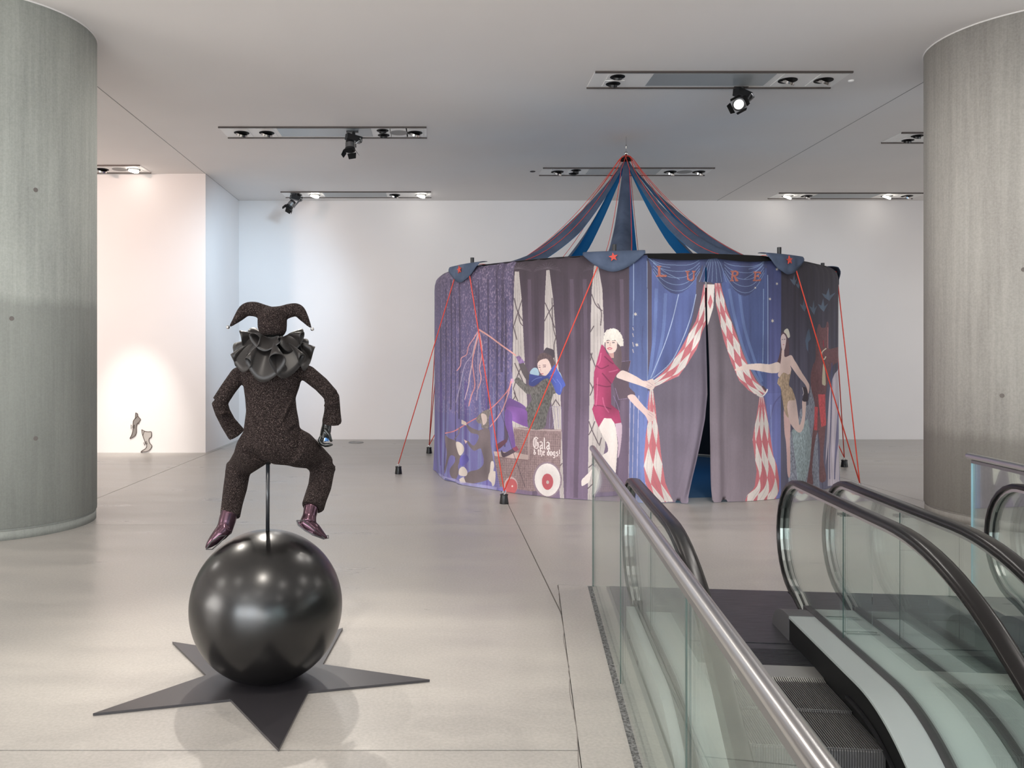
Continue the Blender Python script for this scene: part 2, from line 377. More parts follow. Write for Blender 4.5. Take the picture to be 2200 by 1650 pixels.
# ------------------------------------------------------------------ ceiling troughs and spots
M_troughw = mat('trough_white', srgb(248, 246, 243), .5)
M_diff = mat('trough_diffuser', srgb(158, 166, 170), .3, spec=.6)
M_rail = mat('trough_rail', srgb(88, 80, 76), .5, metal=.3)
M_lit = mat('lit_lamp', g(1), .3, emit=(1, .95, .86, 1), es=14)
M_greyspk = mat('grey_grille', srgb(150, 148, 146), .6)
def trough(x0, y0, discs, panel, lit=(), label='', L=3.08, D=.58):
    r = empty('recessed_light_trough', (x0+L/2, y0+D/2, ZC))
    tag(r, label, 'ceiling light', 'recessed light troughs in the ceiling')
    b = MB(); b.box((x0, y0, ZC-.006), (x0+L, y0+D, ZC+.02)); b.build('housing', M_troughw, r)
    for y in (y0-.012, y0+D-.012):
        b = MB(); b.box((x0, y, ZC-.022), (x0+L, y+.024, ZC)); b.build('rail', M_rail, r)
    b = MB(); b.box((x0+panel[0], y0+.07, ZC-.009), (x0+panel[1], y0+D-.07, ZC-.005)); b.build('diffuser', M_diff, r)
    for k, (dx, kind) in enumerate(discs):
        cx, cy = x0+dx, y0+D/2
        if kind == 'd':
            for cyy in (cy-.13, cy+.13):
                b = MB(); b.box((cx-.12, cyy-.11, ZC-.012), (cx+.12, cyy+.11, ZC-.006)); p = b.build('module', M_troughw, r)
                b = MB(); b.lathe([(.09, 0), (.09, -.004)], 24, (cx, cyy, ZC-.013)); b.build('recess', M_blackm, p)
                b = MB(); b.lathe([(.05, 0), (.055, -.03), (.03, -.035)], 20, (0, 0, 0), M=Matrix.Rotation(.5, 4, 'X')); b.v = [(q[0]+cx, q[1]+cyy, q[2]+ZC-.016) for q in b.v]; b.build('lamp', M_black, p)
            continue
        b = MB(); b.box((cx-.129, y0+.06, ZC-.012), (cx+.129, y0+D-.06, ZC-.006)); p = b.build('module', M_troughw, r)
        if kind == 'o':
            b = MB(); b.lathe([(.14, 0), (.13, -.004)], 28, (cx, cy, ZC-.013)); b.build('grille', M_greyspk, p); continue
        b = MB(); b.lathe([(.115, 0), (.115, -.004)], 28, (cx, cy, ZC-.013)); b.build('recess', M_blackm, p)
        b = MB(); R_ = Matrix.Rotation(.45, 4, 'X') @ Matrix.Rotation(.3, 4, 'Y')
        b.lathe([(.085, .0), (.09, -.03), (.075, -.034), (.03, -.012), (.001, -.012)], 24, (cx, cy, ZC-.02), M=R_)
        b.build('lamp', M_lit if kind == 'L' else M_chrome, p)
    return r
trough(1.88, 10.04, [(.3, 'd'), (2.42, 's'), (2.86, 's')], (.72, 2.2), label='largest trough, nearest the viewer, above the tent front, carrying a black spotlight')
trough(-3.25, 12.42, [(.28, 's'), (.66, 's'), (2.42, 'd'), (2.66, 'o'), (2.9, 's')], (.85, 2.25), label='trough above the standing figure with a downward spotlight hanging from it')
trough(1.88, 15.05, [(.30, 's'), (.62, 'd'), (2.36, 's'), (2.62, 'o'), (2.88, 's')], (.85, 2.15), label='trough directly behind the tent peak')
trough(-3.22, 17.18, [(.28, 's'), (.66, 'L'), (2.32, 's'), (2.87, 'L')], (.85, 2.15), label='trough at the back left with two lit lamps and a tilted spotlight')
trough(7.02, 17.30, [(.30, 'L'), (.70, 's'), (2.38, 'L'), (2.80, 's')], (.85, 2.15), label='trough at the back right with two glaring lamps')
trough(-8.35, 14.85, [(.30, 's'), (.70, 's'), (2.30, 's'), (2.62, 'o'), (2.87, 'L')], (.85, 2.05), label='trough above the peach wall, cut off by the left column, one lit lamp')
trough(7.02, 12.72, [(.33, 'd'), (.8, 's'), (2.4, 's'), (2.8, 's')], (1.05, 2.15), label='trough cut off by the right column')

def track_spot(mount, head, aim, label, s=1.0):
    r = empty('spotlight', mount); tag(r, label, 'spotlight', 'black track spotlights')
    mount, head = Vector(mount), Vector(head); d = Vector(aim).normalized(); x, y, z = mount
    b = MB(); b.box((x-.09, y-.02, z-.015), (x+.09, y+.02, z+.02)); b.tube([(x+.02, y, z), (x+.02, y, z-.06)], .025, 12); b.build('track_adapter', M_black, r)
    b = MB(); R_ = Matrix.Translation((x+.02, y, z-.1)) @ Matrix.Rotation(.5, 4, 'Z') @ Matrix.Rotation(.15, 4, 'Y')
    b.box((-.12, -.05, -.045), (.12, .05, .045), M=R_); b.build('gear_box', M_black, r, False, 30)
    side = d.cross(Vector((0, 1, .1))).normalized(); side = side if side.x > 0 else -side
    p0 = Vector((x+.12, y-.03, z-.1)); p1 = head + side*.085 - d*.05
    b = MB(); b.tube([p0, p0+Vector((.03, 0, -.05)), (p0+p1)/2+Vector((.02, 0, 0)), p1, p1+d*.06], .012, 8); b.tube([p0+Vector((0, .03, 0)), p1+Vector((0, .03, .02))], .01, 8); b.build('bracket', M_alum, r)
    q = d.to_track_quat('Z', 'Y').to_matrix().to_4x4(); T = Matrix.Translation(head) @ q
    b = MB(); b.lathe([(.05, -.11), (.062, -.105), (.065, -.06)], 24, M=T); b.build('rear_cap', M_black, r, False, 40)
    b = MB(); b.lathe([(.066, -.06), (.070, -.058), (.070, .02), (.066, .022)], 28, M=T); b.lathe([(.072, -.022), (.072, -.016)], 28, M=T); b.build('lamp_body', M_alum, r, False, 40)
    b = MB(); b.lathe([(.07, .02), (.078, .024), (.078, .06), (.062, .062), (.062, .045)], 28, M=T); fr = b.build('front_ring', M_black, r, False, 40)
    b = MB(); b.lathe([(.06, .052), (.045, .046), (.02, .035), (.001, .035)], 24, M=T); b.build('reflector', M_chrome, fr, False, 40)
    for k in range(4):
        R2 = T @ Matrix.Rotation(k*math.pi/2+.4, 4, 'Z') @ Matrix.Translation((.078, 0, .06)) @ Matrix.Rotation(.30 if k % 2 else .55, 4, 'Y')
        b = MB(); b.prism([R2 @ Vector(p) for p in ((0, -.07, 0), (0, .07, 0), (0, .055, .085), (0, -.055, .085))], (R2.to_3x3() @ Vector((.003, 0, 0)))); b.build('barn_door', M_blackm, r)
    return r
track_spot(W(1592, 185, 10.60), W(1588, 224, 10.45), (-.45, -1, -.35), 'spotlight with barn doors facing the viewer, under the largest trough')
track_spot(W(757, 283, 12.63), W(752, 316, 12.6), (.05, -.25, -1), 'spotlight pointing straight down, above the figure')
track_spot(W(634, 415, 17.3), W(624, 441, 17.2), (-.6, -.3, -1), 'small spotlight tilted to the left at the back of the hall')
b = MB(); b.lathe([(.035, 0), (.035, -.012), (.02, -.02)], 20, (5.1, 10.37, ZC)); tag(b.build('smoke_detector', M_troughw, None, True), 'tiny white ceiling detector at the right end of the largest trough', 'detector')
b = MB(); b.lathe([(.05, 0), (.05, -.006)], 20, (1.73, 15.35, ZC)); tag(b.build('ceiling_vent', M_blackm), 'tiny dark ceiling vent left of the trough behind the tent peak', 'vent')
p_ = WF(765, 951)
b = MB(); b.tube([(p_.x+.15*math.cos(a), p_.y+.15*math.sin(a), .004) for a in [2*math.pi*k/32 for k in range(32)]], .010, 6, closed=True); b.lathe([(.14, 0), (.14, .005)], 28, (p_.x, p_.y, 0))
tag(b.build('floor_outlet_cover', M_alum), 'round metal cover let into the floor near the back wall', 'floor cover')

# ------------------------------------------------------------------ escalators (local frame: v across, t along, descending towards -t)
R0, TS, TE = 1.0, 4.25, -1.6
def curve(h, t_far, n_arc=10, t_end=TE):
    """(t,z) of a line h above the step line, from far to near"""
    R = R0 + h; pts = [(t_far, h)]
    for k in range(n_arc+1):
        a = math.radians(30)*k/n_arc; pts.append((TS - R*math.sin(a), -R0 + R*math.cos(a)))
    t, z = pts[-1]; pts.append((t_end, z - (t - t_end)*math.tan(math.radians(30)))); return pts
def zat(t, h=0):
    c = curve(h, 9)
    for (a, za), (b_, zb) in zip(c, c[1:]):
        if b_ <= t <= a: return za + (zb-za)*(a-t)/(a-b_)
    return c[-1][1]
def zst(t):
    d = 4.10-t
    if d < 0: return 0.0
    if d < .5: return -(1-math.sqrt(1-d*d))
    return -(1-math.cos(math.pi/6))-(d-.5)*math.tan(math.pi/6)
RT = .37; TN = 5.66                                            # newel radius and start of the newel arc
def rail_path(h):
    p = curve(h, TN)[::-1]
    r = RT - (.905 - h); cz = .905 - RT
    for k in range(1, 15):
        a = math.radians(90 - 12.5*k); p.append((TN + r*math.cos(a)*1.0, cz + r*math.sin(a)))
    t, z = p[-1]; p.append((t-.20, .10)); return p
def escalator(vc, lv, rv, label):
    r = empty('escalator', E(vc, 5.0)); tag(r, label, 'escalator', 'pair of escalators going down')
    P = lambda v, t, z: E(vc+v, t, z)
    def bx(mb, v0, v1, t0, t1, z0, z1, mi=0): return Ebox(mb, vc+v0, vc+v1, t0, t1, z0, z1, mi)
    b = MB(); bx(b, lv, rv, 5.245, T1-.006, -.04, .002); b.build('floor_plate', M_plate, r)
    b = MB()
    bx(b, lv, rv, 4.86, 5.238, -.04, -.002)
    for k in range(22): bx(b, -.50, .50, 4.866+k*.0125, 4.872+k*.0125, -.004, .003)
    b.build('ribbed_plate', M_plate, r)
    b = MB(); b.prism([P(-.42, 4.70, -.03), P(-.42, 4.855, -.03), P(-.42, 4.855, .004), P(-.42, 4.70, -.002)], E(.84, 0)-E(0, 0)); cp = b.build('comb_plate', M_comb, r)
    b = MB()
    for k in range(64):
        v = -.355 + k*.0113; b.prism([P(v, 4.70, -.025), P(v, 4.70, -.002), P(v, 4.655, -.010), P(v, 4.655, -.025)], E(.0055, 0)-E(0, 0))
    tag(b.build('comb_teeth', M_comb, cp), kind='stuff')
    # steps
    pitch = .0112; N = int(.70/pitch)
    for k in range(14):
        tf, tn = 4.68-.39*k, 4.68-.39*(k+1); zt = zst(tn+.05)-.010; zb = min(zt-.02, zst(tn-.34)-.03)
        b = MB(); rows = [[], [], [], []]
        for i in range(N+1):
            for (dv, o) in ((0, 0), (.45, 0), (.5, -.009), (.95, -.009)):
                v = -.35 + (i+dv)*pitch
                if i == N and dv > .45: continue
                rows[0].append(P(v, tf-.004, zt+o)); rows[1].append(P(v, tn+.012, zt+o)); rows[2].append(P(v, tn+.002-o*.8, zt-.012)); rows[3].append(P(v, tn+.002-o*.8, zb))
        b.grid(rows); bx(b, -.35, .35, tn+.02, tf-.01, zb, zt-.012)
        b.keep = True
        s = b.build('step', M_stepm, r)
        b = MB(); bx(b, -.35, .35, tn-.001, tn+.004, zt-.001, zt+.0015); b.build('nosing', M_alum, s)
    for sgn in (-1, 1):
        gv_ = sgn*.525; iv = sgn*.355; ov = sgn*.60 if sgn < 0 else sgn*.60
        def ribbon(mb, va, ha, vb, hb, tfar, mi=0):
            ca, cb = curve(ha, tfar, 12), curve(hb, tfar, 12)
            mb.grid([[P(va, *p) for p in ca], [P(vb, *p) for p in cb]], mi)
        def solid(mb, va, vb, h0, h1, tfar):
            lo, hi = curve(h0, tfar, 12), curve(h1, tfar, 12)
            mb.grid([[P(va, *p) for p in lo], [P(va, *p) for p in hi], [P(vb, *p) for p in hi], [P(vb, *p) for p in lo]], closed=True)
            for c in ((lo[0], hi[0]), (lo[-1], hi[-1])): mb.add([P(va, *c[0]), P(va, *c[1]), P(vb, *c[1]), P(vb, *c[0])], [(0, 1, 2, 3)])
        # skirt
        b = MB(); solid(b, iv, iv+sgn*.02, -.45, .138, 5.42); b.build('skirt_panel', M_blackm, r)
        b = MB(); solid(b, iv-sgn*.004, iv-sgn*.018, .03, .045, 4.35); b.build('safety_brush', M_black, r)
        # inner deck
        b = MB(); solid(b, iv-sgn*.004, gv_-sgn*.022, .136, .150, 5.30); b.build('inner_deck', M_deck, r)
        # end cap, rounded
        b = MB(); arc = [(5.30, .151)] + [(5.38+.26*math.sin(a), .151*math.cos(a)) for a in [math.radians(x) for x in range(0, 91, 9)]] + [(5.30, 0)]
        b.prism([P(iv-sgn*.006, t, z+.002) for t, z in arc], E(gv_-sgn*.02, 0)-E(iv-sgn*.006, 0)); b.build('end_cap', M_cap, r, False, 50)
        # glazing channel
        b = MB(); solid(b, gv_-sgn*.022, gv_+sgn*.024, .0, .156, 5.52); b.build('glazing_channel', M_chan, r)
        # outer deck
        if not (sgn > 0 and vc < 2) and not (sgn < 0 and vc > 2):
            b = MB(); solid(b, gv_+sgn*.024, (-.60 if sgn < 0 else .586), -.6, .136, 5.45); b.build('outer_deck', M_deck, r)
        # glass panels
        top = rail_path(.875); splits = [9, 4.9, 2.95, 1.0, TE+.01]
        for a_, c_ in zip(splits, splits[1:]):
            tt = [p for p in top if c_ < p[0] <= a_]
            lo = [p for p in curve(.13, 5.62, 14) if c_ < p[0] <= a_]
            if a_ < 9: tt_top = [(a_-.003, zat(a_-.003, .875))]
            up = [p for p in curve(.875, TN, 14) if c_+.004 < p[0] < a_-.004]
            if a_ == 9:
                poly = [(c_+.003, zat(c_, .875))] + [p for p in rail_path(.875) if p[0] > c_+.02] + [(5.52, .10)] + [(c_+.003, .12)]
                # keep the newel arc order
            else:
                hi = [(a_-.003, zat(a_, .875))] + up + [(c_+.003, zat(c_, .875))]
                lw = [(a_-.003, zat(a_, .125))] + [p for p in curve(.125, 9, 14) if c_+.004 < p[0] < a_-.004] + [(c_+.003, zat(c_, .125))]
                poly = hi + lw[::-1]
            b = MB(); b.prism([P(gv_-.005, t, z) for t, z in poly], E(.010, 0)-E(0, 0)); b.build('glass_panel', M_glass, r)
            if a_ < 9:
                b = MB(); b.add([P(gv_-.003, a_, zat(a_, .13)), P(gv_+.003, a_, zat(a_, .13)), P(gv_+.003, a_, zat(a_, .875)), P(gv_-.003, a_, zat(a_, .875))], [(0, 1, 2, 3)]); b.build('panel_joint', M_gedge, r)
        # handrail: rubber with aluminium guide inside
        path = rail_path(.905); pts = [P(gv_, t, z) for t, z in path]
        fine = []
        for q0, q1 in zip(pts, pts[1:]):
            fine += [q0]
        fine.append(pts[-1]); side = (E(1, 0)-E(0, 0)).normalized()
        prof = [(-.040, -.014), (-.042, -.002), (-.036, .012), (-.018, .018), (.018, .018), (.036, .012), (.042, -.002), (.040, -.014), (.022, -.017), (-.022, -.017)]
        def sweep(mb, prof, pts):
            rows = []
            for i, p in enumerate(pts):
                a = pts[max(i-1, 0)]; c = pts[min(i+1, len(pts)-1)]; t = (c-a).normalized(); n = side.cross(t).normalized()
                if i == 0 or True: n = -n if n.dot(Vector((0, 0, 1))) < 0 and i < len(pts)-16 else n
                rows.append([p + side*x + n*y for x, y in prof])
            mb.grid(rows, 0, False); k = len(prof)
            n0 = len(mb.v) - len(rows)*k
            for i in range(len(rows)-1): mb.f.append((n0+i*k, n0+(i+1)*k, n0+(i+1)*k+k-1, n0+i*k+k-1)); mb.m.append(0)
        # consistent normals: tangent runs from near (low) to far and over the newel
        def sweep2(mb, prof, pts):
            rows = []
            for i, p in enumerate(pts):
                a = pts[max(i-1, 0)]; c = pts[min(i+1, len(pts)-1)]; t = (c-a).normalized(); n = side.cross(t).normalized()
                rows.append([p + side*x + n*y for x, y in prof])
            mb.grid(rows + [], 0); k = len(prof); n0 = len(mb.v) - len(rows)*k
            for i in range(len(rows)-1): mb.f.append((n0+i*k+k-1, n0+(i+1)*k+k-1, n0+(i+1)*k, n0+i*k)); mb.m.append(0)
        b = MB(); sweep2(b, prof, fine); b.build('handrail', M_rubber, r, False, 50)
        ip = rail_path(.882); ipts = [P(gv_, t, z) for t, z in ip]
        for dv in (-.017, .017):
            b = MB(); sweep2(b, [(dv-.009, -.012), (dv-.009, .008), (dv+.009, .008), (dv+.009, -.012)], ipts); b.build('guide_rail', M_steel, r)
        b = MB(); sweep2(b, [(-.008, -.006), (-.008, .008), (.008, .008), (.008, -.006)], ipts); b.build('guide_slot', M_black, r)
    return r
escalator(1.215, -.612, .668, 'left escalator, next to the stainless handrail, its white inner deck curving down')
escalator(2.565, -.668, .588, 'right escalator, partly behind the glass of the other one')
# pale cover between the two escalators
b = MB(); lo, hi = curve(-.3, 5.50, 12), curve(.140, 5.50, 12); va, vb = 1.766, 2.014
b.grid([[E(va, *p) for p in lo], [E(va, *p) for p in hi], [E(vb, *p) for p in hi], [E(vb, *p) for p in lo]], closed=True)
b.add([E(va, *lo[0]), E(va, *hi[0]), E(vb, *hi[0]), E(vb, *lo[0])], [(0, 1, 2, 3)])
tag(b.build('deck_cover', M_deckglossy), 'pale glossy metal cover running down between the two escalators', 'cover')
# clear acrylic barrier standing on the cover
r = empty('acrylic_barrier', E(1.89, 5.0, .12)); tag(r, 'clear acrylic barrier standing on the pale cover between the handrails', 'barrier')
for t in (5.12,):
    b = MB(); b.prism([E(1.80, t, .135), E(1.98, t, .135), E(1.98, t, .80), E(1.80, t, .80)], E(0, .008)-E(0, 0)); b.build('panel', M_acryl, r)
for z, t in ((.138, 5.02), (.138, 5.30), (.80, 5.12)):
    b = MB(); b.tube([E(1.80, t, z), E(1.98, t, z)], .008, 8); b.tube([E(1.80, t+.04, z), E(1.98, t+.04, z)], .008, 8); b.build('bracket', M_acryl, r, True)

# balustrades round the well
def balustrade(v, zr, joints, label, te, edge):
    r = empty('glass_balustrade', E(v, T1, 0)); tag(r, label, 'balustrade', 'glass balustrades round the escalator well')
    ts = [T1-.02] + joints + [te]
    for k, (a_, c_) in enumerate(zip(ts, ts[1:])):
        b = MB(); Ebox(b, v-.006, v+.006, c_+.006, a_-.002 if k else a_, -.004, zr-.02); b.build('glass_panel', M_glass, r)
        b = MB(); Ebox(b, v-(.0028 if k else .0065), v+(.0028 if k else .0065), a_-.003, a_+.002, 0, zr-.02); b.build('panel_edge', M_gedge if k else edge, r)
    b = MB(); b.tube([E(v, T1+.03, zr+.005), E(v, T1, zr+.005), E(v, te, zr+.005)], .0235, 24); b.build('handrail', M_steel, r, False, 60)
    b = MB(); Ebox(b, v-.012, v+.012, te, T1-.03, zr-.04, zr-.018); b.build('rail_channel', M_alum, r)
    return r
balustrade(.478, 1.03, [4.50, 2.64, .9], 'glass balustrade with the stainless handrail running towards the viewer, left of the escalators', -1.2, M_gedge)
balustrade(3.165, 1.005, [4.50, 2.64, .9], 'glass balustrade at the right edge, in front of the right column', -1.2, M_gedge2)

# crack lines in the concrete beside the well
b = MB(); pts = []
for k in range(80):
    t = 6.42 - k*.085; v = .215 + .004*math.sin(k*.7) + .003*rnd.uniform(-1, 1)
    pts.append(E(v - .004, t, .0006)); 
for p, q in zip(pts, pts[1:]): b.add([p, q, q+Vector((.004, 0, 0)), p+Vector((.004, 0, 0))], [(0, 1, 2, 3)])
b.build('crack', M_dark, floor)

# ------------------------------------------------------------------ star plate, ball
SX, SY = -.934, 4.515
r_st = empty('star_plate', (SX, SY, 0)); tag(r_st, 'large flat black steel star lying on the floor under the ball', 'star')
ro, ri, a0 = .875, .875*.385, math.radians(-30)
tips = [(197, 1539), (367, 1385), (734, 1353), (924, 1462), (606, 1616)]
tp = [Vector((FPX*EYE/(y-HY)*(x-CX)/FPX, FPX*EYE/(y-HY), 0)) for x, y in tips]
cen = sum(tp, Vector())/5
angs = [math.atan2(p.y-cen.y, p.x-cen.x) for p in tp]; ro = sum((p-cen).length for p in tp)/5
base_a = angs[0]; SX, SY = cen.x, cen.y
r_st.location = (SX, SY, 0)
poly = []
for k in range(5):
    a = base_a - k*2*math.pi/5; poly.append((SX+ro*math.cos(a), SY+ro*math.sin(a), 0)); a -= math.pi/5; poly.append((SX+ro*.375*math.cos(a), SY+ro*.375*math.sin(a), 0))
b = MB(); b.prism([(x, y, .001) for x, y, z in poly], (0, 0, .012)); b.build('plate', M_star, r_st)
BR, BZ = .402, .390
r_b = empty('ball', (SX, SY, .013)); tag(r_b, 'large glossy black ball on the star, with the figure above it', 'ball')
b = MB(); prof = []
for k in range(65):
    a = math.radians(-90 + 180*k/64); z = BR*math.sin(a)
    if z < .014-BZ: continue
    prof.append((max(BR*math.cos(a), .0008), z))
b.lathe(prof, 96, (SX, SY, BZ)); b.build('shell', M_ball, r_b, True)

# ------------------------------------------------------------------ harlequin figure
JY = SY; S = FPX/JY
def J(px, py, dy=0.0): return W(px, py, JY+dy)
def m_(px): return px/S
fig = empty('mannequin', (SX, SY, BZ+BR-.003)); tag(fig, 'standing mannequin in dark sparkling suit and two-horned hat, seen from behind, astride the ball', 'mannequin')
b = MB()
# torso (ellipses: side radius, depth radius)
tor = [(574, 985, 20, .050), (578, 980, 55, .085), (582, 965, 70, .115), (583, 950, 66, .125), (584, 930, 61, .118), (584, 905, 58, .105), (583, 880, 54, .098), (581, 855, 54, .100), (583, 830, 60, .108), (583, 808, 66, .105), (583, 792, 66, .092), (585, 776, 48, .075), (587, 760, 30, .06), (587, 735, 18, .05), (587, 715, 18, .05)]
b.tube([J(x, y) for x, y, r_, d in tor], [(m_(r_), d) for x, y, r_, d in tor], 28, up=(0, 1, 0))
b.tube([J(640, 795), J(662, 803), J(690, 826), J(713, 851)], [m_(18), m_(18), m_(17), m_(16)], 18)
b.tube([J(713, 848, .0), J(714, 866, .02), J(714, 885, .04), J(713, 908, .06)], [m_(16), m_(16.5), m_(18), m_(22)], 18)
b.tube([J(528, 798), J(512, 806), J(490, 836), J(472, 864)], [m_(18), m_(18), m_(17), m_(17)], 18)
b.tube([J(471, 862), J(478, 885, .03), J(490, 908, .06), J(509, 934, .085)], [m_(17), m_(16.5), m_(17), m_(20)], 18)
# legs: thighs run forward (away from the viewer), shins come down to the ball
b.tube([J(555, 955, -.01), J(545, 968, .03), J(532, 985, .12), J(515, 1003, .20)], [.105, .10, m_(33), m_(27)], 20)
b.tube([J(514, 1000, .20), J(510, 1020, .17), J(505, 1050, .12), J(499, 1080, .06), J(494, 1110, .02)], [m_(29), m_(27), m_(26), m_(23), m_(21.5)], 20)
b.tube([J(625, 958, -.01), J(645, 966, .04), J(672, 980, .13), J(694, 1000, .20)], [.105, .10, m_(30), m_(27)], 20)
b.tube([J(695, 998, .20), J(692, 1015, .18), J(687, 1045, .13), J(678, 1070, .07), J(672, 1090, .03)], [m_(28), m_(27), m_(26), m_(25), m_(25)], 20)
# knee folds
for (cx, cy, rr, dy) in ((513, 1012, 25, .17), (692, 1008, 25, .17)):
    b.tube([J(cx+rr*math.cos(a), cy+5*math.sin(a), dy+m_(rr)*.9*math.sin(a)) for a in [2*math.pi*k/20 for k in range(20)]], m_(5), 8, closed=True)
for (x0, y0, x1, y1) in ((697, 862, 728, 858), (696, 872, 729, 868), (460, 880, 490, 872), (464, 893, 496, 886), (478, 915, 508, 903)):
    b.tube([J(x0, y0, -.00), J((x0+x1)/2, (y0+y1)/2-2, -.033), J(x1, y1, -.0)], m_(3.2), 6)
for (x0, y0, x1, y1) in ((536, 876, 552, 925), (626, 856, 606, 905), (634, 909, 612, 925)):
    b.tube([J(x0, y0, -.05), J((x0+x1)/2, (y0+y1)/2, -.085), J(x1, y1, -.10)], m_(4), 6)
body = b.build('suit', M_boucle, fig); remesh(body, .0075, 4)
# turned cuffs cut open
b = MB()
# hat
b = MB()
b.tube([J(586, 720), J(586, 712), J(585, 700), J(585, 688), J(585, 676), J(585, 668), J(585, 661)], [(m_(24), .07), (m_(29), .085), (m_(31), .092), (m_(31), .093), (m_(30), .09), (m_(27), .075), (m_(18), .05)], 24, up=(0, 1, 0))
def smoothpath(p, n=6):
    out = []
    for i in range(len(p)-1):
        p0, p1, p2, p3 = [Vector(p[max(0, min(len(p)-1, k))]) for k in (i-1, i, i+1, i+2)]
        for k in range(n):
            t = k/n; out.append(.5*((2*p1)+(p2-p0)*t+(2*p0-5*p1+4*p2-p3)*t*t+(3*p1-p0-3*p2+p3)*t**3))
    out.append(Vector(p[-1])); return out
for pts in ([(590, 676, 15), (566, 670, 16), (546, 664, 16), (528, 666, 14.5), (514, 680, 10.5), (503, 692, 6), (494, 701, 2.4)], [(580, 674, 15), (604, 673, 16), (624, 667, 15), (640, 667, 14), (652, 681, 10.5), (661, 694, 6), (668, 704, 2.4)]):
    sp = smoothpath([(x, y, r_) for x, y, r_ in pts], 5)
    b.tube([J(q.x, q.y, -.0) for q in sp], [m_(q.z) for q in sp], 18)
hat = b.build('hat', M_boucle, fig); remesh(hat, .006, 3)
for x, y in ((490, 703), (671, 707)):
    b = MB(); b.lathe([(m_(4)*math.cos(math.radians(a)), m_(4)*math.sin(math.radians(a))) for a in range(-89, 90, 14)], 16, J(x, y)); bl = b.build('bell', M_chrome, hat, True)
b = MB(); b.tube([J(587, 745), J(587, 716)], m_(21), 20); b.build('neck', M_hand, fig, True)
# ruffle: two wavy satin ribbons looping round the neck
def ruffle(n_fold, r_in, r_out, z_in, drop, amp, ph, seed):
    P = []; rr = random.Random(seed); NA = 360; NW = 9
    am = [rr.uniform(.55, 1.45) for _ in range(n_fold+1)]
    for i in range(NA+1):
        a = 2*math.pi*i/NA; f = a*n_fold/(2*math.pi)+ph; A = am[int(f) % n_fold]*(1-f % 1)+am[(int(f)+1) % n_fold]*(f % 1)
        row = []
        for j in range(NW):
            u = j/(NW-1); w = math.sin(2*math.pi*f); w2 = math.sin(4*math.pi*f+.6)
            aa = a + (.27*math.sin(2*math.pi*f+1.5)+.05*w2)*u*A
            back = .5-.5*math.sin(aa)          # 1 towards the viewer
            rad = r_in + (r_out-r_in)*(u**.9)*(1+.10*w*u)
            z = z_in + .015*u - drop*(u**1.5)*(.35+1.0*back) + amp*A*u*w
            rad *= (1.0 + .10*abs(math.cos(aa)))
            row.append(Vector((SX+.033+rad*math.cos(aa), JY+rad*.92*math.sin(aa), z)))
        P.append(row)
    return P
zr0 = EYE - (743-HY)/S
for args, nm in (((9, .045, .190, zr0+.02, .115, .062, .15, 3), 'ruffle'), ((7, .045, .150, zr0+.045, .04, .045, .55, 5), 'ruffle')):
    b = MB(); b.grid(ruffle(*args)); b.keep = True; o = b.build(nm, M_satin, fig, True)
    m = o.modifiers.new('t', 'SOLIDIFY'); m.thickness = .003
# boots
b = MB()
b.tube([J(672, 1076, .055), J(669, 1090, .035), J(665, 1108, .015), J(662, 1122, .0)], [m_(15), m_(16.5), m_(15), m_(18)], 18)
b.tube([J(648, 1118, -.01), J(660, 1126, .0), J(678, 1138, .0), J(692, 1149, .0), J(703, 1156, .0)], [(m_(8), .03), (m_(15), .042), (m_(12.5), .042), (m_(7), .03), (m_(2.0), .01)], 18, up=(0, 1, 0))
o = b.build('boot', M_boot, fig); remesh(o, .005, 6); tag(o, 'right boot, heel raised')
b = MB()
b.tube([J(637.5, 1118, -.028), J(641, 1128, -.034), J(655, 1139, -.04), J(675, 1150, -.04), J(697, 1158, -.02)], [m_(1.6)]*5, 6); b.tube([J(637.5, 1118, -.03), J(652, 1118, -.045), J(670, 1134, -.045), J(697, 1156, -.02)], [m_(1.0)]*4, 6); b.tube([J(698, 1157, 0), J(706, 1156, 0), J(705, 1150, 0), J(702, 1151, 0)], m_(1.2), 6); b.build('sole', M_chan, o)
b = MB()
b.prism([J(638, 1120, -.03), J(656, 1127, -.04), J(672, 1141, -.04), J(698, 1157, -.02), J(672, 1151, -.04), J(650, 1136, -.04)], (0, .05, -.004)); b.build('underside', M_boot, o)
b = MB()
b.tube([J(494, 1098, .02), J(489, 1116, .01), J(485, 1130, .0), J(480, 1142, -.01)], [m_(18), m_(18.5), m_(17.5), m_(18)], 18)
b.tube([J(488, 1132, -.01), J(474, 1146, -.02), J(460, 1160, -.03), J(450, 1170, -.035), J(442, 1178, -.04)], [(m_(16), .04), (m_(16), .045), (m_(12), .04), (m_(8), .028), (m_(2.5), .01)], 18, up=(0, 1, 0))
o = b.build('boot', M_boot, fig); remesh(o, .005, 6); tag(o, 'left boot, toe pointing down the ball')
b = MB(); b.tube([J(443, 1180, -.055), J(454, 1164, -.075), J(470, 1152, -.07), J(487, 1150, -.06), J(472, 1166, -.075), J(456, 1180, -.07), J(443, 1180, -.055)], m_(1.5), 6); b.build('sole', M_chan, o)
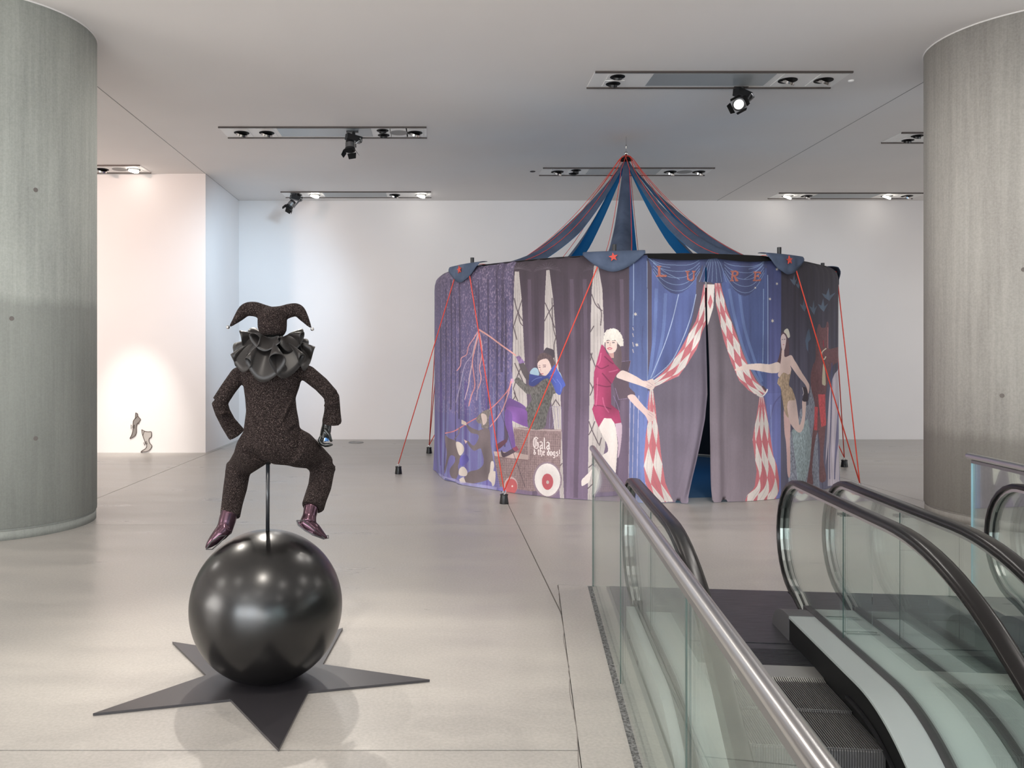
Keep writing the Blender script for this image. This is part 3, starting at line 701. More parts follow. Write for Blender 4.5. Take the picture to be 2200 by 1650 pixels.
# hand hanging at the right hip: palm, thumb and four curled fingers
b = MB()
b.tube([J(703, 900, .055), J(702, 914, .055), J(700, 926, .055), J(697, 938, .055), J(693, 946, .055)], [(m_(10), .026), (m_(10.5), .027), (m_(11.5), .034), (m_(10.5), .040), (m_(8), .038)], 16, up=(0, 1, 0))
for k, (dy, L_) in enumerate(((.022, .93), (.044, 1.0), (.066, .97), (.088, .86))):
    pts = [(690, 938), (686, 947), (691, 954), (699, 957.5), (707, 957), (712+5*(L_-.85)/.15*.6, 955)]
    pts = [(690+(x-690)*L_, 938+(y-938)*L_) for x, y in pts]
    b.tube([J(x, y, dy) for x, y in pts], [.0105, .0100, .0095, .0088, .0082, .0055], 10)
b.tube([J(697, 922, .03), J(707, 934, .028), J(710, 944, .030), J(713, 949, .032)], [.012, .0105, .0095, .006], 10)
o = b.build('hand', M_hand, fig); remesh(o, .0028, 4)
M_blue = mat('blue_white_gloss', srgb(120, 170, 220), .15, spec=.7)
bw = nd(M_blue, 'ShaderNodeTexWave'); bw.inputs['Scale'].default_value = 9; bw.inputs['Distortion'].default_value = 6; lk(M_blue, coords(M_blue), bw.inputs[0])
lk(M_blue, ramp(M_blue, bw.outputs['Fac'], [(.5, srgb(96, 150, 215)), (.62, srgb(225, 235, 245))]), bsdf(M_blue).inputs[0])
b = MB(); b.grid([[J(692+u*4.2, 948-(3+5*math.sin(u*.75+.3))*w_ + w_*0, .035-.02*math.sin(u*1.1)) for u in range(6)] for w_ in (0, .5, 1.0)]); o = b.build('ribbon', M_blue, fig, True); md = o.modifiers.new('t', 'SOLIDIFY'); md.thickness = .004; tag(o, 'small blue and white piece in the fingers')
# pole
b = MB(); b.tube([J(575.5, 992, 0), J(575, 1136+10, 0)], m_(4.2), 20); b.build('pole', M_pole, fig, True)
b = MB(); b.tube([J(575.5, 985, 0), J(575.5, 997, 0)], [m_(9), m_(6)], 20); b.build('collar', M_blackm, fig, True)

# ------------------------------------------------------------------ circus tent
TX, TY, TR = 2.90, 12.95, 2.93
PMAX = 1.70; PPM = 300; CW, CH = int(2*PMAX*TR*PPM), int(3.06*PPM)
RK = [(-180, 2.95), (-81, 2.95), (-61.7, 2.95), (-46.7, 2.90), (-24, 2.93), (0, 2.93), (16, 2.91), (48, 2.86), (64.5, 2.95), (90, 2.95), (180, 2.95)]
def rad(phi):
    d = math.degrees(phi)
    for (a, ra), (c, rc) in zip(RK, RK[1:]):
        if a <= d <= c:
            s = (d-a)/(c-a); s = s*s*(3-2*s); return ra+(rc-ra)*s
    return 2.95
def TP(phi, r, z): return Vector((TX + r*math.sin(phi), TY - r*math.cos(phi), z))
def px2cyl(px, py):
    """where the line of sight through a photo point meets the cloth: angle round the tent and height"""
    dx, dz = (px-CX)/FPX, -(py-HY)/FPX
    a = dx*dx+1; b_ = -2*(dx*TX+TY); c_ = TX*TX+TY*TY-TR*TR; D = max(b_*b_-4*a*c_, 0)
    Y = (-b_-math.sqrt(D))/(2*a); return math.atan2(dx*Y-TX, TY-Y), EYE+dz*Y
def cc_(px, py):
    p, z = px2cyl(px, py); return ((p+PMAX)*TR*PPM, z*PPM)
rng = np.random.default_rng(5)
def lin(c): return np.array(srgb(*c)[:3], np.float32)
def n1d(n, cell, seed):
    r = np.random.default_rng(seed); k = int(n/cell)+3; v = r.random(k); x = np.arange(n)/cell; i = x.astype(int); f = x-i; f = f*f*(3-2*f)
    return (v[i]*(1-f)+v[i+1]*f).astype(np.float32)
def n2d(h, w, ch, cw, seed):
    r = np.random.default_rng(seed); v = r.random((int(h/ch)+3, int(w/cw)+3)); y = np.arange(h)/ch; x = np.arange(w)/cw
    i, j = y.astype(int), x.astype(int); fy, fx = (y-i)[:, None], (x-j)[None, :]; fy = fy*fy*(3-2*fy); fx = fx*fx*(3-2*fx)
    return ((v[i][:, j]*(1-fx)+v[i][:, j+1]*fx)*(1-fy)+(v[i+1][:, j]*(1-fx)+v[i+1][:, j+1]*fx)*fy).astype(np.float32)
IMG = np.zeros((CH, CW, 3), np.float32)
ZZ = np.linspace(0, 3.06, CH, dtype=np.float32)[:, None]
STREAK = (.5*n2d(CH, CW, 500, 14, 1)+.3*n2d(CH, CW, 300, 34, 2)+.2*n2d(CH, CW, 160, 6, 3))
CLOUD = n2d(CH, CW, 70, 50, 4)
FINE = n2d(CH, CW, 6, 3, 6)
def mask(poly):
    P = np.array(poly, np.float64); x0, x1 = int(max(P[:, 0].min(), 0)), int(min(P[:, 0].max()+2, CW)); y0, y1 = int(max(P[:, 1].min(), 0)), int(min(P[:, 1].max()+2, CH))
    if x1 <= x0 or y1 <= y0: return None
    X = np.arange(x0, x1)[None, :]+.5; Y = np.arange(y0, y1)[:, None]+.5; m = np.zeros((y1-y0, x1-x0), bool)
    for (ax, ay), (bx_, by) in zip(P, np.roll(P, -1, 0)):
        if ay == by: continue
        c = (ay > Y) != (by > Y); m ^= c & (X < (bx_-ax)*(Y-ay)/(by-ay)+ax)
    return m, x0, x1, y0, y1
def fillc(poly, col, col2=None, tex=None, amt=.25, alpha=1.0, glow=None):
    r = mask(poly)
    if r is None: return
    m, x0, x1, y0, y1 = r; c = lin(col)
    t = (tex if tex is not None else CLOUD)[y0:y1, x0:x1, None]
    c = c[None, None] + ((lin(col2)-c)[None, None]*t if col2 is not None else c[None, None]*(t-.5)*amt)
    s = IMG[y0:y1, x0:x1]; s[m] = (s*(1-alpha)+c*alpha)[m]
def dens(pts, closed=True, step=12):
    out = []; n = len(pts)
    for i in range(n if closed else n-1):
        (ax, ay), (bx_, by) = pts[i], pts[(i+1) % n]; k = max(1, int(math.hypot(bx_-ax, by-ay)/step))
        out += [(ax+(bx_-ax)*j/k, ay+(by-ay)*j/k) for j in range(k)]
    if not closed: out.append(pts[-1])
    return out
def fill(pts, col, **k): fillc([cc_(*p) for p in dens(pts)], col, **k)
def fs(pts, col, **k):
    n = len(pts)
    if n < 5: return fill(pts, col, **k)
    P_ = [Vector((x, y, 0)) for x, y in pts]; out = []
    for i in range(n):
        p0, p1, p2, p3 = P_[i-1], P_[i], P_[(i+1) % n], P_[(i+2) % n]
        for j in range(4):
            t = j/4; v_ = .5*((2*p1)+(p2-p0)*t+(2*p0-5*p1+4*p2-p3)*t*t+(3*p1-p0-3*p2+p3)*t**3); out.append((v_.x, v_.y))
    fill(out, col, **k)
def cr(ox, oy, s): return lambda *p: [(ox+x/s, oy+y/s) for x, y in p]
def stroke(pts, w, col, alpha=1.0, taper=False, smooth=True, **k):
    if smooth and len(pts) > 2: pts = [(q.x, q.y) for q in smoothpath([(x, y, 0) for x, y in pts], 5)]
    n = len(pts); L, R_ = [], []
    for i in range(n):
        (ax, ay), (bx_, by) = pts[max(i-1, 0)], pts[min(i+1, n-1)]; d = math.hypot(bx_-ax, by-ay) or 1; nx, ny = -(by-ay)/d, (bx_-ax)/d
        ww = w/2*(1-.75*i/n if taper else 1); L.append((pts[i][0]+nx*ww, pts[i][1]+ny*ww)); R_.append((pts[i][0]-nx*ww, pts[i][1]-ny*ww))
    for i in range(n-1): fillc([cc_(*L[i]), cc_(*L[i+1]), cc_(*R_[i+1]), cc_(*R_[i])], col, alpha=alpha, **k)
def ell(cx, cy, rx, ry, col, **k): fill([(cx+rx*math.cos(a), cy+ry*math.sin(a)) for a in [2*math.pi*i/28 for i in range(28)]], col, **k)
# ground colours, left to right
full = lambda x0, x1, y0=535, y1=1095: [(x0, y0), (x1, y0), (x1, y1), (x0, y1)]
IMG[:] = lin((88, 80, 90)) + (STREAK[..., None]-.5)*.05
def band(xa, xb, ctop, cbot, tex, k=.6):  # darker top colour holds the dimmer light on the upper tent
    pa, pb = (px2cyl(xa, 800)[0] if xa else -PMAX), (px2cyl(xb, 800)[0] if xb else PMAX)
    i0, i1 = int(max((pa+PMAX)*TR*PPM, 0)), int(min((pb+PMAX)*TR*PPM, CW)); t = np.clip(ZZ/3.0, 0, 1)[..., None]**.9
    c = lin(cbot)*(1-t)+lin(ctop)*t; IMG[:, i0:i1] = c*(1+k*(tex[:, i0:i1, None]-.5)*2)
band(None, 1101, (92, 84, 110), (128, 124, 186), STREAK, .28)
sp = (FINE > .70)
i1 = int((px2cyl(1101, 800)[0]+PMAX)*TR*PPM); zz = (ZZ > .95)
IMG[:, :i1][(sp & zz)[:, :i1]] = IMG[:, :i1][(sp & zz)[:, :i1]]*.55+lin((178, 158, 182))*.45
for x, y0, y1, w in ((950, 700, 1000, 3), (961, 620, 1010, 2), (972, 600, 880, 3), (980, 640, 1060, 2), (989, 600, 900, 3.2), (1027, 600, 760, 2.2), (1045, 600, 1000, 3.5), (1064, 570, 980, 3.5), (1076, 560, 800, 6), (1083, 640, 960, 4), (1098, 590, 800, 2)):
    stroke([(x, y0), (x+1, (y0+y1)/2), (x-1, y1)], w, (62, 56, 78), alpha=.7)
for x, w in ((945, 7), (957, 5), (966, 4), (997, 6), (1012, 5), (1030, 9), (1057, 6)):
    stroke([(x-3, 1072), (x-1, 950), (x, 760+(x*37) % 110)], w, (150, 166, 208), alpha=.34, taper=True)
for x, w in ((951, 4), (1003, 5), (1042, 4)): stroke([(x-1, 1060), (x, 950), (x, 820)], w, (92, 70, 150), alpha=.5)
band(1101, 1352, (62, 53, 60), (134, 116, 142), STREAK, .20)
for x in (1150, 1215, 1240, 1325): stroke([(x, 585), (x+3, 800), (x-4, 1070)], 10, (62, 52, 62), alpha=.45)
for x in (1135, 1228, 1256, 1335): stroke([(x, 600), (x+3, 800), (x, 1070)], 8, (122, 106, 126), alpha=.35)
for x in (1110, 1175, 1283):                                                    # gathered heads of the drapes
    for k in range(12):
        a = math.pi*(k+.5)/12; stroke([(x, 576), (x+30*math.cos(a), 574-12*math.sin(a)+10*abs(math.cos(a)))], 1, (120, 112, 122), alpha=.35)
WH = (226, 218, 212)
def slit(l, r_):
    fill(l + r_[::-1], (206, 198, 194), amt=.1)
    for q in (.25, .5, .72): stroke([(a[0]*(1-q)+c[0]*q, a[1]) for a, c in zip(l, r_)], 1.1, (140, 132, 132), alpha=.6)
slit([(1103, 583), (1101, 640), (1099, 740), (1097, 860), (1095, 930)], [(1112, 583), (1118, 640), (1123, 740), (1130, 860), (1132, 930)])
slit([(1173, 580), (1170, 640), (1168, 750), (1172, 800), (1185, 870), (1195, 960), (1205, 1078)], [(1180, 580), (1188, 640), (1197, 760), (1204, 840), (1207, 930), (1209, 1000), (1212, 1078)])
slit([(1276, 570), (1271, 622), (1269, 680), (1268, 780), (1266, 860), (1264, 960), (1262, 1075)], [(1285, 570), (1294, 622), (1297, 700), (1300, 780), (1302, 860), (1300, 960), (1276, 1075)])
LT = (84, 72, 80)
for L_ in ([(1102, 640), (1109, 668), (1121, 690)], [(1120, 640), (1111, 668), (1101, 700)], [(1111, 668), (1114, 690), (1121, 700)], [(1100, 700), (1108, 730)],
           [(1103, 780), (1112, 800), (1126, 832)], [(1126, 775), (1112, 800), (1100, 835)], [(1100, 835), (1104, 850), (1097, 862)], [(1101, 843), (1110, 862)],
           [(1170, 650), (1180, 672), (1192, 705)], [(1190, 655), (1178, 672), (1169, 690)], [(1186, 640), (1188, 700), (1196, 730)], [(1196, 720), (1190, 745), (1194, 790)], [(1193, 860), (1186, 872)], [(1193, 858), (1203, 872)], [(1208, 995), (1199, 1008), (1196, 1020)],
           [(1271, 632), (1280, 655), (1294, 668)], [(1290, 700), (1292, 672), (1284, 652)], [(1276, 700), (1267, 715)], [(1268, 758), (1273, 772), (1280, 790)], [(1272, 758), (1268, 775)], [(1267, 822), (1273, 835), (1267, 850)], [(1273, 835), (1276, 828)],
           [(1265, 905), (1272, 925), (1286, 955)], [(1278, 905), (1270, 925), (1264, 935)], [(1287, 958), (1292, 940)], [(1264, 1005), (1275, 995)], [(1262, 1050), (1275, 1038)]):
    stroke(L_, 2.2, LT, alpha=.9)
# blue curtain, left half
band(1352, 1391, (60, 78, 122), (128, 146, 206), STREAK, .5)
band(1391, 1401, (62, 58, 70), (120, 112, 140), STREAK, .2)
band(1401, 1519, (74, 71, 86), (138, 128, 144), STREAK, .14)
fill([(1392, 838), (1396, 842), (1387, 935), (1383, 1003), (1385, 1040), (1390, 1078), (1380, 1078), (1384, 900)], (120, 136, 198), tex=STREAK, amt=.5)
fill([(1400, 570), (1498, 570), (1494, 640), (1486, 690), (1470, 740), (1446, 780), (1415, 808), (1394, 828), (1389, 830), (1400, 740)], (84, 100, 154), tex=STREAK, amt=.75)
for a_ in ([(1410, 620), (1406, 720), (1398, 790), (1392, 825)], [(1430, 630), (1424, 720), (1408, 790), (1395, 825)]): stroke(a_, 7, (122, 146, 200), alpha=.5)
for a_ in ([(1458, 632), (1444, 690), (1426, 745), (1398, 812)], [(1495, 632), (1484, 680), (1466, 730), (1440, 780), (1400, 815)]): stroke(a_, 1.8, (186, 204, 232), alpha=.8)
stroke([(1361, 560), (1361, 640), (1360, 700)], 1.4, (170, 190, 222), alpha=.7); stroke([(1390, 560), (1391, 700), (1391, 830)], 1.2, (170, 190, 222), alpha=.7)
for x in (1362, 1372, 1354): stroke([(x, 850), (x-2, 950), (x-5, 1076)], 1.6, (214, 206, 226), alpha=.6)
stroke([(1381, 700), (1379, 740), (1382, 760)], 2, (70, 78, 120), alpha=.5)
# blue curtain, right half
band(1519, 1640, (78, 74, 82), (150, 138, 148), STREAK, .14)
fill([(1550, 575), (1651, 575), (1651, 1078), (1690, 1078), (1684, 1010), (1670, 975), (1663, 945), (1655, 890), (1646, 850), (1652, 838), (1635, 822), (1616, 796), (1597, 750), (1583, 710), (1564, 660), (1552, 620)], (80, 98, 150), tex=STREAK, amt=.75)
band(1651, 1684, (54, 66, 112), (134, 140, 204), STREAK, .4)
fill([(1640, 845), (1684, 845), (1684, 1030), (1702, 1042), (1702, 1078), (1640, 1078)], (122, 132, 194), tex=STREAK, amt=.4, alpha=.45)
for a_ in ([(1590, 630), (1600, 700), (1618, 760), (1640, 820)], [(1568, 620), (1582, 690), (1606, 770), (1640, 830)]): stroke(a_, 6, (120, 146, 196), alpha=.5)
stroke([(1643, 620), (1642, 760), (1640, 800)], 1.6, (150, 176, 216), alpha=.8); stroke([(1653, 590), (1653, 800)], 1.4, (160, 184, 220), alpha=.9)
stroke([(1684, 850), (1668, 868), (1659, 900)], 3, (96, 92, 140), alpha=.6); stroke([(1660, 870), (1662, 950), (1668, 1000)], 2, (170, 184, 226), alpha=.6)
# right part: night, water, birds
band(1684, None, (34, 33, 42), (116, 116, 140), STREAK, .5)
fill([(1752, 830), (1768, 840), (1772, 1060), (1702, 1075), (1704, 930), (1722, 918), (1727, 880), (1745, 870)], (150, 156, 170), tex=FINE, amt=.9)
fill([(1708, 925), (1745, 900), (1757, 960), (1735, 1060), (1722, 1062), (1716, 990)], (168, 186, 190), tex=FINE, amt=.7)
for x, y, s in ((1735, 655, 9), (1712, 600, 8), (1722, 610, 6), (1758, 660, 10), (1778, 655, 9), (1786, 632, 9)):
    fill([(x-s, y-s*.3), (x-s*.2, y+s*.1), (x+s*.2, y-s*1.6), (x+s*.4, y+s*.3), (x+s*1.0, y-s*.4), (x+s*.3, y+s*1.6), (x-s*.4, y+s*.8)], (98, 120, 142), alpha=.75)
fill([(1744, 712), (1748, 705), (1752, 728), (1746, 735), (1746, 755), (1750, 762), (1742, 750), (1739, 732)], (92, 116, 142), alpha=.8)
# valance swags with the letters
def swag(x0, x1, ytop, ymid, ybot):
    xm = (x0+x1)/2; top = [(x0+(x1-x0)*k/10, ytop+(ymid-ytop)*math.sin(math.pi*k/10)) for k in range(11)]
    bot = [(x0+(x1-x0)*k/10, ytop+4+(ybot-ytop)*math.sin(math.pi*k/10)**.8) for k in range(11)]
    fill(top + bot[::-1], (64, 76, 118), tex=CLOUD, amt=.6)
    for q in (.18, .36, .55, .75, .93):
        stroke([(t_[0], t_[1]*(1-q)+o_[1]*q+2*math.sin(k)) for k, (t_, o_) in enumerate(zip(top, bot))][1:-1], 1.2, (146, 172, 208), alpha=.6)
swag(1391, 1516, 549, 558, 628); swag(1548, 1655, 552, 560, 632)
fill([(1512, 552), (1536, 545), (1552, 548), (1556, 606), (1540, 612), (1524, 606), (1506, 606)], (64, 78, 120), tex=STREAK, amt=.6)
for x1 in (1502, 1512, 1520, 1530, 1541, 1552, 1562): stroke([(1536, 548), ((1536+x1)/2, 565), (x1, 606)], 1.2, (150, 176, 210), alpha=.65)
for x0_, x1_, yy in ((1391, 1460, 600), (1391, 1440, 575), (1655, 1600, 600), (1655, 1610, 578)): stroke([(x0_, 552), ((x0_+x1_)/2, (552+yy)/2+6), (x1_, yy)], 1.2, (150, 176, 210), alpha=.6)
LC = (176, 104, 88)
def letter(polys):
    for P_ in polys: fill([(x+1.2, y+1.2) for x, y in P_], (60, 52, 70), alpha=.6)
    for P_ in polys: fill(P_, LC, tex=FINE, amt=.5)
letter([[(1411, 571), (1421, 571), (1421, 573.5), (1418.5, 574), (1419, 590), (1428, 591), (1429, 589.5), (1433, 592), (1431, 595), (1410, 594.5), (1410, 592), (1413.5, 591), (1413.5, 574), (1411, 573.5)]])
letter([[(1472, 582), (1481, 582), (1481, 584.5), (1478.5, 585), (1479, 597), (1482, 601), (1485, 601.5), (1488, 599), (1489, 585), (1486.5, 584.5), (1486.5, 582), (1494, 582), (1494, 584.5), (1492, 585), (1491.5, 600), (1487.5, 604), (1481, 604), (1476, 601), (1474.5, 585), (1472, 584.5)]])
letter([[(1571, 581), (1583, 581), (1588, 583.5), (1588.5, 588), (1586, 592), (1582.5, 593), (1585, 599), (1587.5, 601), (1587.5, 604), (1582, 604), (1578, 594), (1576.5, 594), (1576.5, 601), (1578.5, 602), (1578.5, 604), (1570, 604), (1570, 602), (1572.5, 601), (1573.5, 584), (1571, 583.5)]])
fill([(1577.5, 584.5), (1582, 584.5), (1584, 587), (1582, 590.5), (1577, 590.5)], (64, 76, 118))
letter([[(1621, 583), (1637, 583), (1637, 588), (1634.5, 588), (1634, 586), (1627, 586), (1627, 591.5), (1631, 591.5), (1631.5, 590), (1633, 590), (1633, 596), (1631.5, 596), (1631, 594.5), (1626.5, 594.5), (1626, 600.5), (1634, 600.5), (1635, 598), (1637.5, 598), (1636.5, 603.5), (1619.5, 603.5), (1619.5, 601), (1622, 600.5), (1623.5, 586), (1621, 585.5)]])
def star6(x, y, s, n=6, col=(222, 214, 200)):
    fill([(x+(s if k % 2 else s*.35)*math.cos(math.pi*k/n), y+(s if k % 2 else s*.35)*math.sin(math.pi*k/n)) for k in range(2*n)], col)
for x, y, s in ((1365, 675, 5), (1368, 741, 5), (1674, 578, 4), (1677, 576, 3.5), (1674, 609, 4), (1658, 642, 4), (1664, 689, 5), (1625, 618, 3)): star6(x, y, s)
for y0, y1 in ((703, 710), (716, 724), (735, 745), (750, 758)): stroke([(1359, y0), (1361, y1)], 1.8, (214, 204, 200), alpha=.7, smooth=False)
# harlequin curtain borders
WHT, RED = (238, 230, 224), (212, 122, 130)
def harl(L_, R_, n, m, ph=0.0):
    fill(L_ + R_[::-1], WHT, amt=.08)
    def lenp(P_):
        d = [0]
        for a, c in zip(P_, P_[1:]): d.append(d[-1]+math.hypot(c[0]-a[0], c[1]-a[1]))
        return [x/d[-1] for x in d]
    dl, dr = lenp(L_), lenp(R_)
    def at(P_, d, s):
        s = min(max(s, 0), 1)
        for i in range(len(P_)-1):
            if s <= d[i+1]: f = (s-d[i])/(d[i+1]-d[i]+1e-9); return (P_[i][0]+(P_[i+1][0]-P_[i][0])*f, P_[i][1]+(P_[i+1][1]-P_[i][1])*f)
        return P_[-1]
    def q(s, w):
        w = min(max(w, 0), 1); a, c = at(L_, dl, s), at(R_, dr, s); return (a[0]*(1-w)+c[0]*w, a[1]*(1-w)+c[1]*w)
    for i in range(-1, n+2):
        for j in range(m+1):
            s0, w0 = (i+ph)/n, (j+.0)/m
            pts = [(s0-.5/n, w0), (s0, w0+.5/m), (s0+.5/n, w0), (s0, w0-.5/m)]
            if s0+.5/n < 0 or s0-.5/n > 1: continue
            P_ = []
            for (a, b_), (c, d) in zip(pts, pts[1:]+pts[:1]):
                for k in range(5): P_.append(q(a+(c-a)*k/5, b_+(d-b_)*k/5))
            fill(P_, RED, tex=STREAK, amt=.5)
    for w in (.2, .45, .7): stroke([q(k/12, w+.05*math.sin(k*1.3)) for k in range(13)], 1.0, (150, 130, 134), alpha=.35)
harl([(1512, 611), (1503, 659), (1494, 690), (1478, 720), (1462, 750), (1444, 778), (1422, 802), (1396, 824)], [(1529.5, 611), (1526, 659), (1520.6, 689), (1508, 713), (1496, 750), (1478, 780), (1458, 808), (1405, 832)], 4, 2, .3)
fill([(1519.5, 611), (1536, 611), (1533, 660), (1524, 690), (1520, 700)], WHT, amt=.08); fill([(1527, 632), (1531.5, 648), (1526, 664), (1521, 650)], RED)
harl([(1395.5, 838), (1391, 873), (1392, 904), (1387, 935), (1384, 974), (1383, 1003), (1386, 1038), (1400, 1062), (1412, 1079)], [(1403, 838), (1408, 873), (1411, 904), (1416, 935), (1420, 974), (1424, 1003), (1430, 1038), (1440, 1062), (1448, 1079)], 3, 2, .45)
harl([(1536, 608), (1539, 655), (1556, 729), (1573.7, 781), (1590, 818), (1608.6, 838), (1624, 847), (1637, 852)], [(1548.5, 608), (1564, 667), (1583, 717), (1597, 758), (1612, 793), (1626, 818), (1640, 832), (1649, 842)], 5, 2, .2)
harl([(1634, 853), (1628, 890), (1621, 925), (1618, 945), (1622, 974), (1627, 1013), (1622, 1048), (1606, 1064), (1600, 1080)], [(1643.5, 853), (1651, 888), (1657, 925), (1661, 950), (1666, 980), (1673.5, 1000), (1679, 1032), (1678, 1055), (1664, 1080)], 3, 3, .25)
stroke([(1628, 848), (1640, 852), (1650, 842), (1652, 836)], 3, WHT)
# coachman figure on the basket
bk = (150, 128, 128)
fill([(1100.5, 918), (1206.5, 923), (1204, 1000), (1200, 1052), (1142, 1056), (1070, 1046), (1058, 985), (1060, 973), (1101, 972)], bk, tex=FINE, amt=.45)
for k in range(34): stroke([(1060+k*4.3, 985 if k < 10 else 930), (1061+k*4.3, 1050)], .9, (104, 84, 86), alpha=.5)
for k in range(24): stroke([(1062 if 932+k*5 > 975 else 1102, 932+k*5), (1204, 937+k*5)], .8, (184, 162, 158), alpha=.4)
stroke([(1100, 919), (1133, 923), (1206, 925)], 3, (186, 166, 164)); stroke([(1135, 924), (1133, 987)], 4, (172, 150, 148)); fill([(1057, 970), (1100, 972), (1133, 978), (1132, 988), (1060, 982)], (196, 176, 170)); stroke([(1058, 981), (1132, 990)], 2.5, (140, 116, 116))
stroke([(1101, 869), (1115, 871)], 1.5, (150, 140, 150)); 
for l in ([(1182, 874), (1206, 874), (1206, 922)], [(1182, 874), (1180, 920)], [(1188, 876), (1192, 895), (1186, 920)], [(1198, 876), (1200, 920)]): stroke(l, 1.3, (150, 142, 172), smooth=False, alpha=.8)
ell(1175, 1031, 32.5, 39, (148, 130, 142)); ell(1175.5, 1031, 29, 35.5, (236, 230, 226)); ell(1176, 1035, 13.5, 17.5, (200, 96, 104)); ell(1176.5, 1036, 3.4, 4, (214, 196, 190))
ell(1095, 1044, 15, 19, (200, 176, 176)); ell(1095.5, 1046, 13.5, 17, (196, 98, 100)); ell(1098, 1045, 2, 2, (230, 214, 206))
q = cr(1020, 700, 7.5); q2 = cr(940, 860, 7.5)
fs(q2((1060, 420), (1110, 420), (1120, 640), (1080, 650)), (92, 80, 96)); fs(q2((920, 720), (1080, 630), (1095, 680), (960, 795), (925, 770)), (104, 66, 82))
fs(q((530, 1170), (620, 1200), (720, 1250), (810, 1320), (830, 1400), (500, 1330), (480, 1290)), (118, 86, 150))
fs(q((500, 1310), (640, 1310), (830, 1370), (860, 1480), (850, 1620), (780, 1620), (600, 1540), (480, 1460)), (134, 92, 166), tex=CLOUD, amt=.7)
fs(q2((1075, 160), (1170, 200), (1185, 400), (1215, 600), (1235, 790), (1190, 800), (1130, 560), (1075, 400)), (120, 88, 158), tex=STREAK, amt=.5)
fs(q2((1010, 800), (1060, 850), (1190, 780), (1250, 790), (1240, 830), (1060, 920), (1010, 880)), (84, 70, 80)); fs(q2((1180, 780), (1250, 740), (1285, 800), (1230, 830)), (150, 74, 96))
fs(q((900, 1090), (1160, 1080), (1300, 1000), (1260, 1110), (1210, 1280), (1160, 1450), (1110, 1650), (860, 1650), (830, 1400), (800, 1340), (900, 1200)), (104, 104, 100), tex=FINE, amt=.9)
fs(q((620, 870), (680, 830), (780, 920), (900, 990), (1000, 960), (1100, 860), (1200, 850), (1300, 1000), (1310, 1080), (1200, 1110), (1160, 1080), (860, 1105), (760, 1040), (640, 920)), (112, 110, 106), tex=FINE, amt=.9)
fs(q((690, 610), (770, 600), (850, 760), (870, 850), (820, 870), (760, 790)), (94, 88, 90)); fs(q((640, 500), (700, 480), (790, 590), (700, 615)), (150, 122, 172), tex=FINE, amt=.8)
fs(q((560, 850), (600, 850), (610, 900), (550, 950)), (214, 170, 196))
fs(q((1320, 700), (1380, 760), (1420, 860), (1340, 800)), (176, 206, 224)); fs(q((930, 680), (1000, 690), (1030, 790), (960, 825), (870, 760)), (176, 206, 224))
fs(q((1100, 440), (1145, 355), (1190, 360), (1275, 400), (1270, 520), (1190, 480)), (74, 68, 76))
fs(q((1000, 590), (1000, 520), (1050, 450), (1150, 440), (1260, 520), (1290, 640), (1230, 690), (1180, 560), (1060, 550)), (98, 82, 84), tex=FINE, amt=.5)
fs(q((1005, 600), (1070, 545), (1170, 540), (1232, 680), (1190, 790), (1100, 800), (1050, 760), (1010, 680)), (240, 214, 206), amt=.06)
for l, c in (((( 1020, 668), (1052, 672)), (110, 84, 90)), (((1095, 662), (1140, 660)), (110, 84, 90)), (((1050, 690), (1060, 740)), (206, 170, 164)), (((1060, 772), (1100, 776)), (196, 92, 104)), (((1015, 640), (1050, 640)), (150, 120, 118)), (((1090, 632), (1145, 634)), (150, 120, 118))): stroke(q(*l), 1.6, c, smooth=False)
fs(q((860, 830), (870, 780), (1000, 800), (1150, 800), (1280, 630), (1340, 720), (1460, 940), (1420, 1000), (1380, 1110), (1310, 1080), (1260, 960), (1180, 850), (1080, 880), (950, 970), (860, 950)), (70, 88, 168), tex=CLOUD, amt=.9)
for l in (((900, 900), (980, 850), (1080, 830)), ((1200, 820), (1280, 760), (1310, 700)), ((1320, 860), (1390, 960), (1380, 1060)), ((1250, 840), (1310, 920))): stroke(q(*l), 1.2, (130, 148, 214), alpha=.7)
PK = (236, 176, 168)
stroke([(1028, 708), (1060, 731), (1106, 764)], 3.2, PK)
q3 = cr(900, 500, 5.156)
for l, c in ((((655, 1090), (610, 1170), (560, 1260), (540, 1350), (480, 1390), (470, 1470), (430, 1530)), (226, 160, 164)), (((655, 1100), (620, 1230), (590, 1360), (530, 1450), (490, 1580), (460, 1720), (420, 1880)), (170, 160, 190)), (((658, 1110), (610, 1300), (595, 1450), (570, 1600), (560, 1700), (520, 1850)), (216, 190, 196)), (((662, 1110), (600, 1400), (610, 1560), (620, 1700), (590, 1800), (565, 1920)), (236, 160, 156)), (((665, 1110), (688, 1250), (685, 1380), (665, 1500), (680, 1620), (640, 1760)), (232, 170, 170)), (((660, 1150), (650, 1400), (650, 1650), (636, 1860)), (176, 160, 190))): stroke(q3(*l), 1.8, c)
stroke(q2((150, 530), (270, 500), (380, 440), (620, 290), (770, 180), (970, 10), (1120, -170), (1160, -310)), 2.2, (226, 140, 140)); stroke(q2((820, 430), (1000, 200), (1080, 20), (1170, -300)), 2.2, (222, 160, 160))
stroke(q2((960, 60), (1100, 500), (1200, 850), (1300, 1130), (1400, 1400)), 1.2, (72, 60, 72), alpha=.8)
DG = (124, 112, 114)
fs(q2((670, 480), (780, 450), (820, 520), (830, 700), (870, 960), (860, 1120), (790, 1200), (780, 1280), (600, 1335), (480, 1330), (455, 1240), (520, 1150), (650, 1110), (720, 1000), (690, 800), (660, 780), (590, 810), (500, 690), (510, 650), (590, 730), (650, 620), (640, 550), (550, 520), (480, 410), (500, 390), (560, 440), (660, 490)), DG, tex=CLOUD, amt=.3)
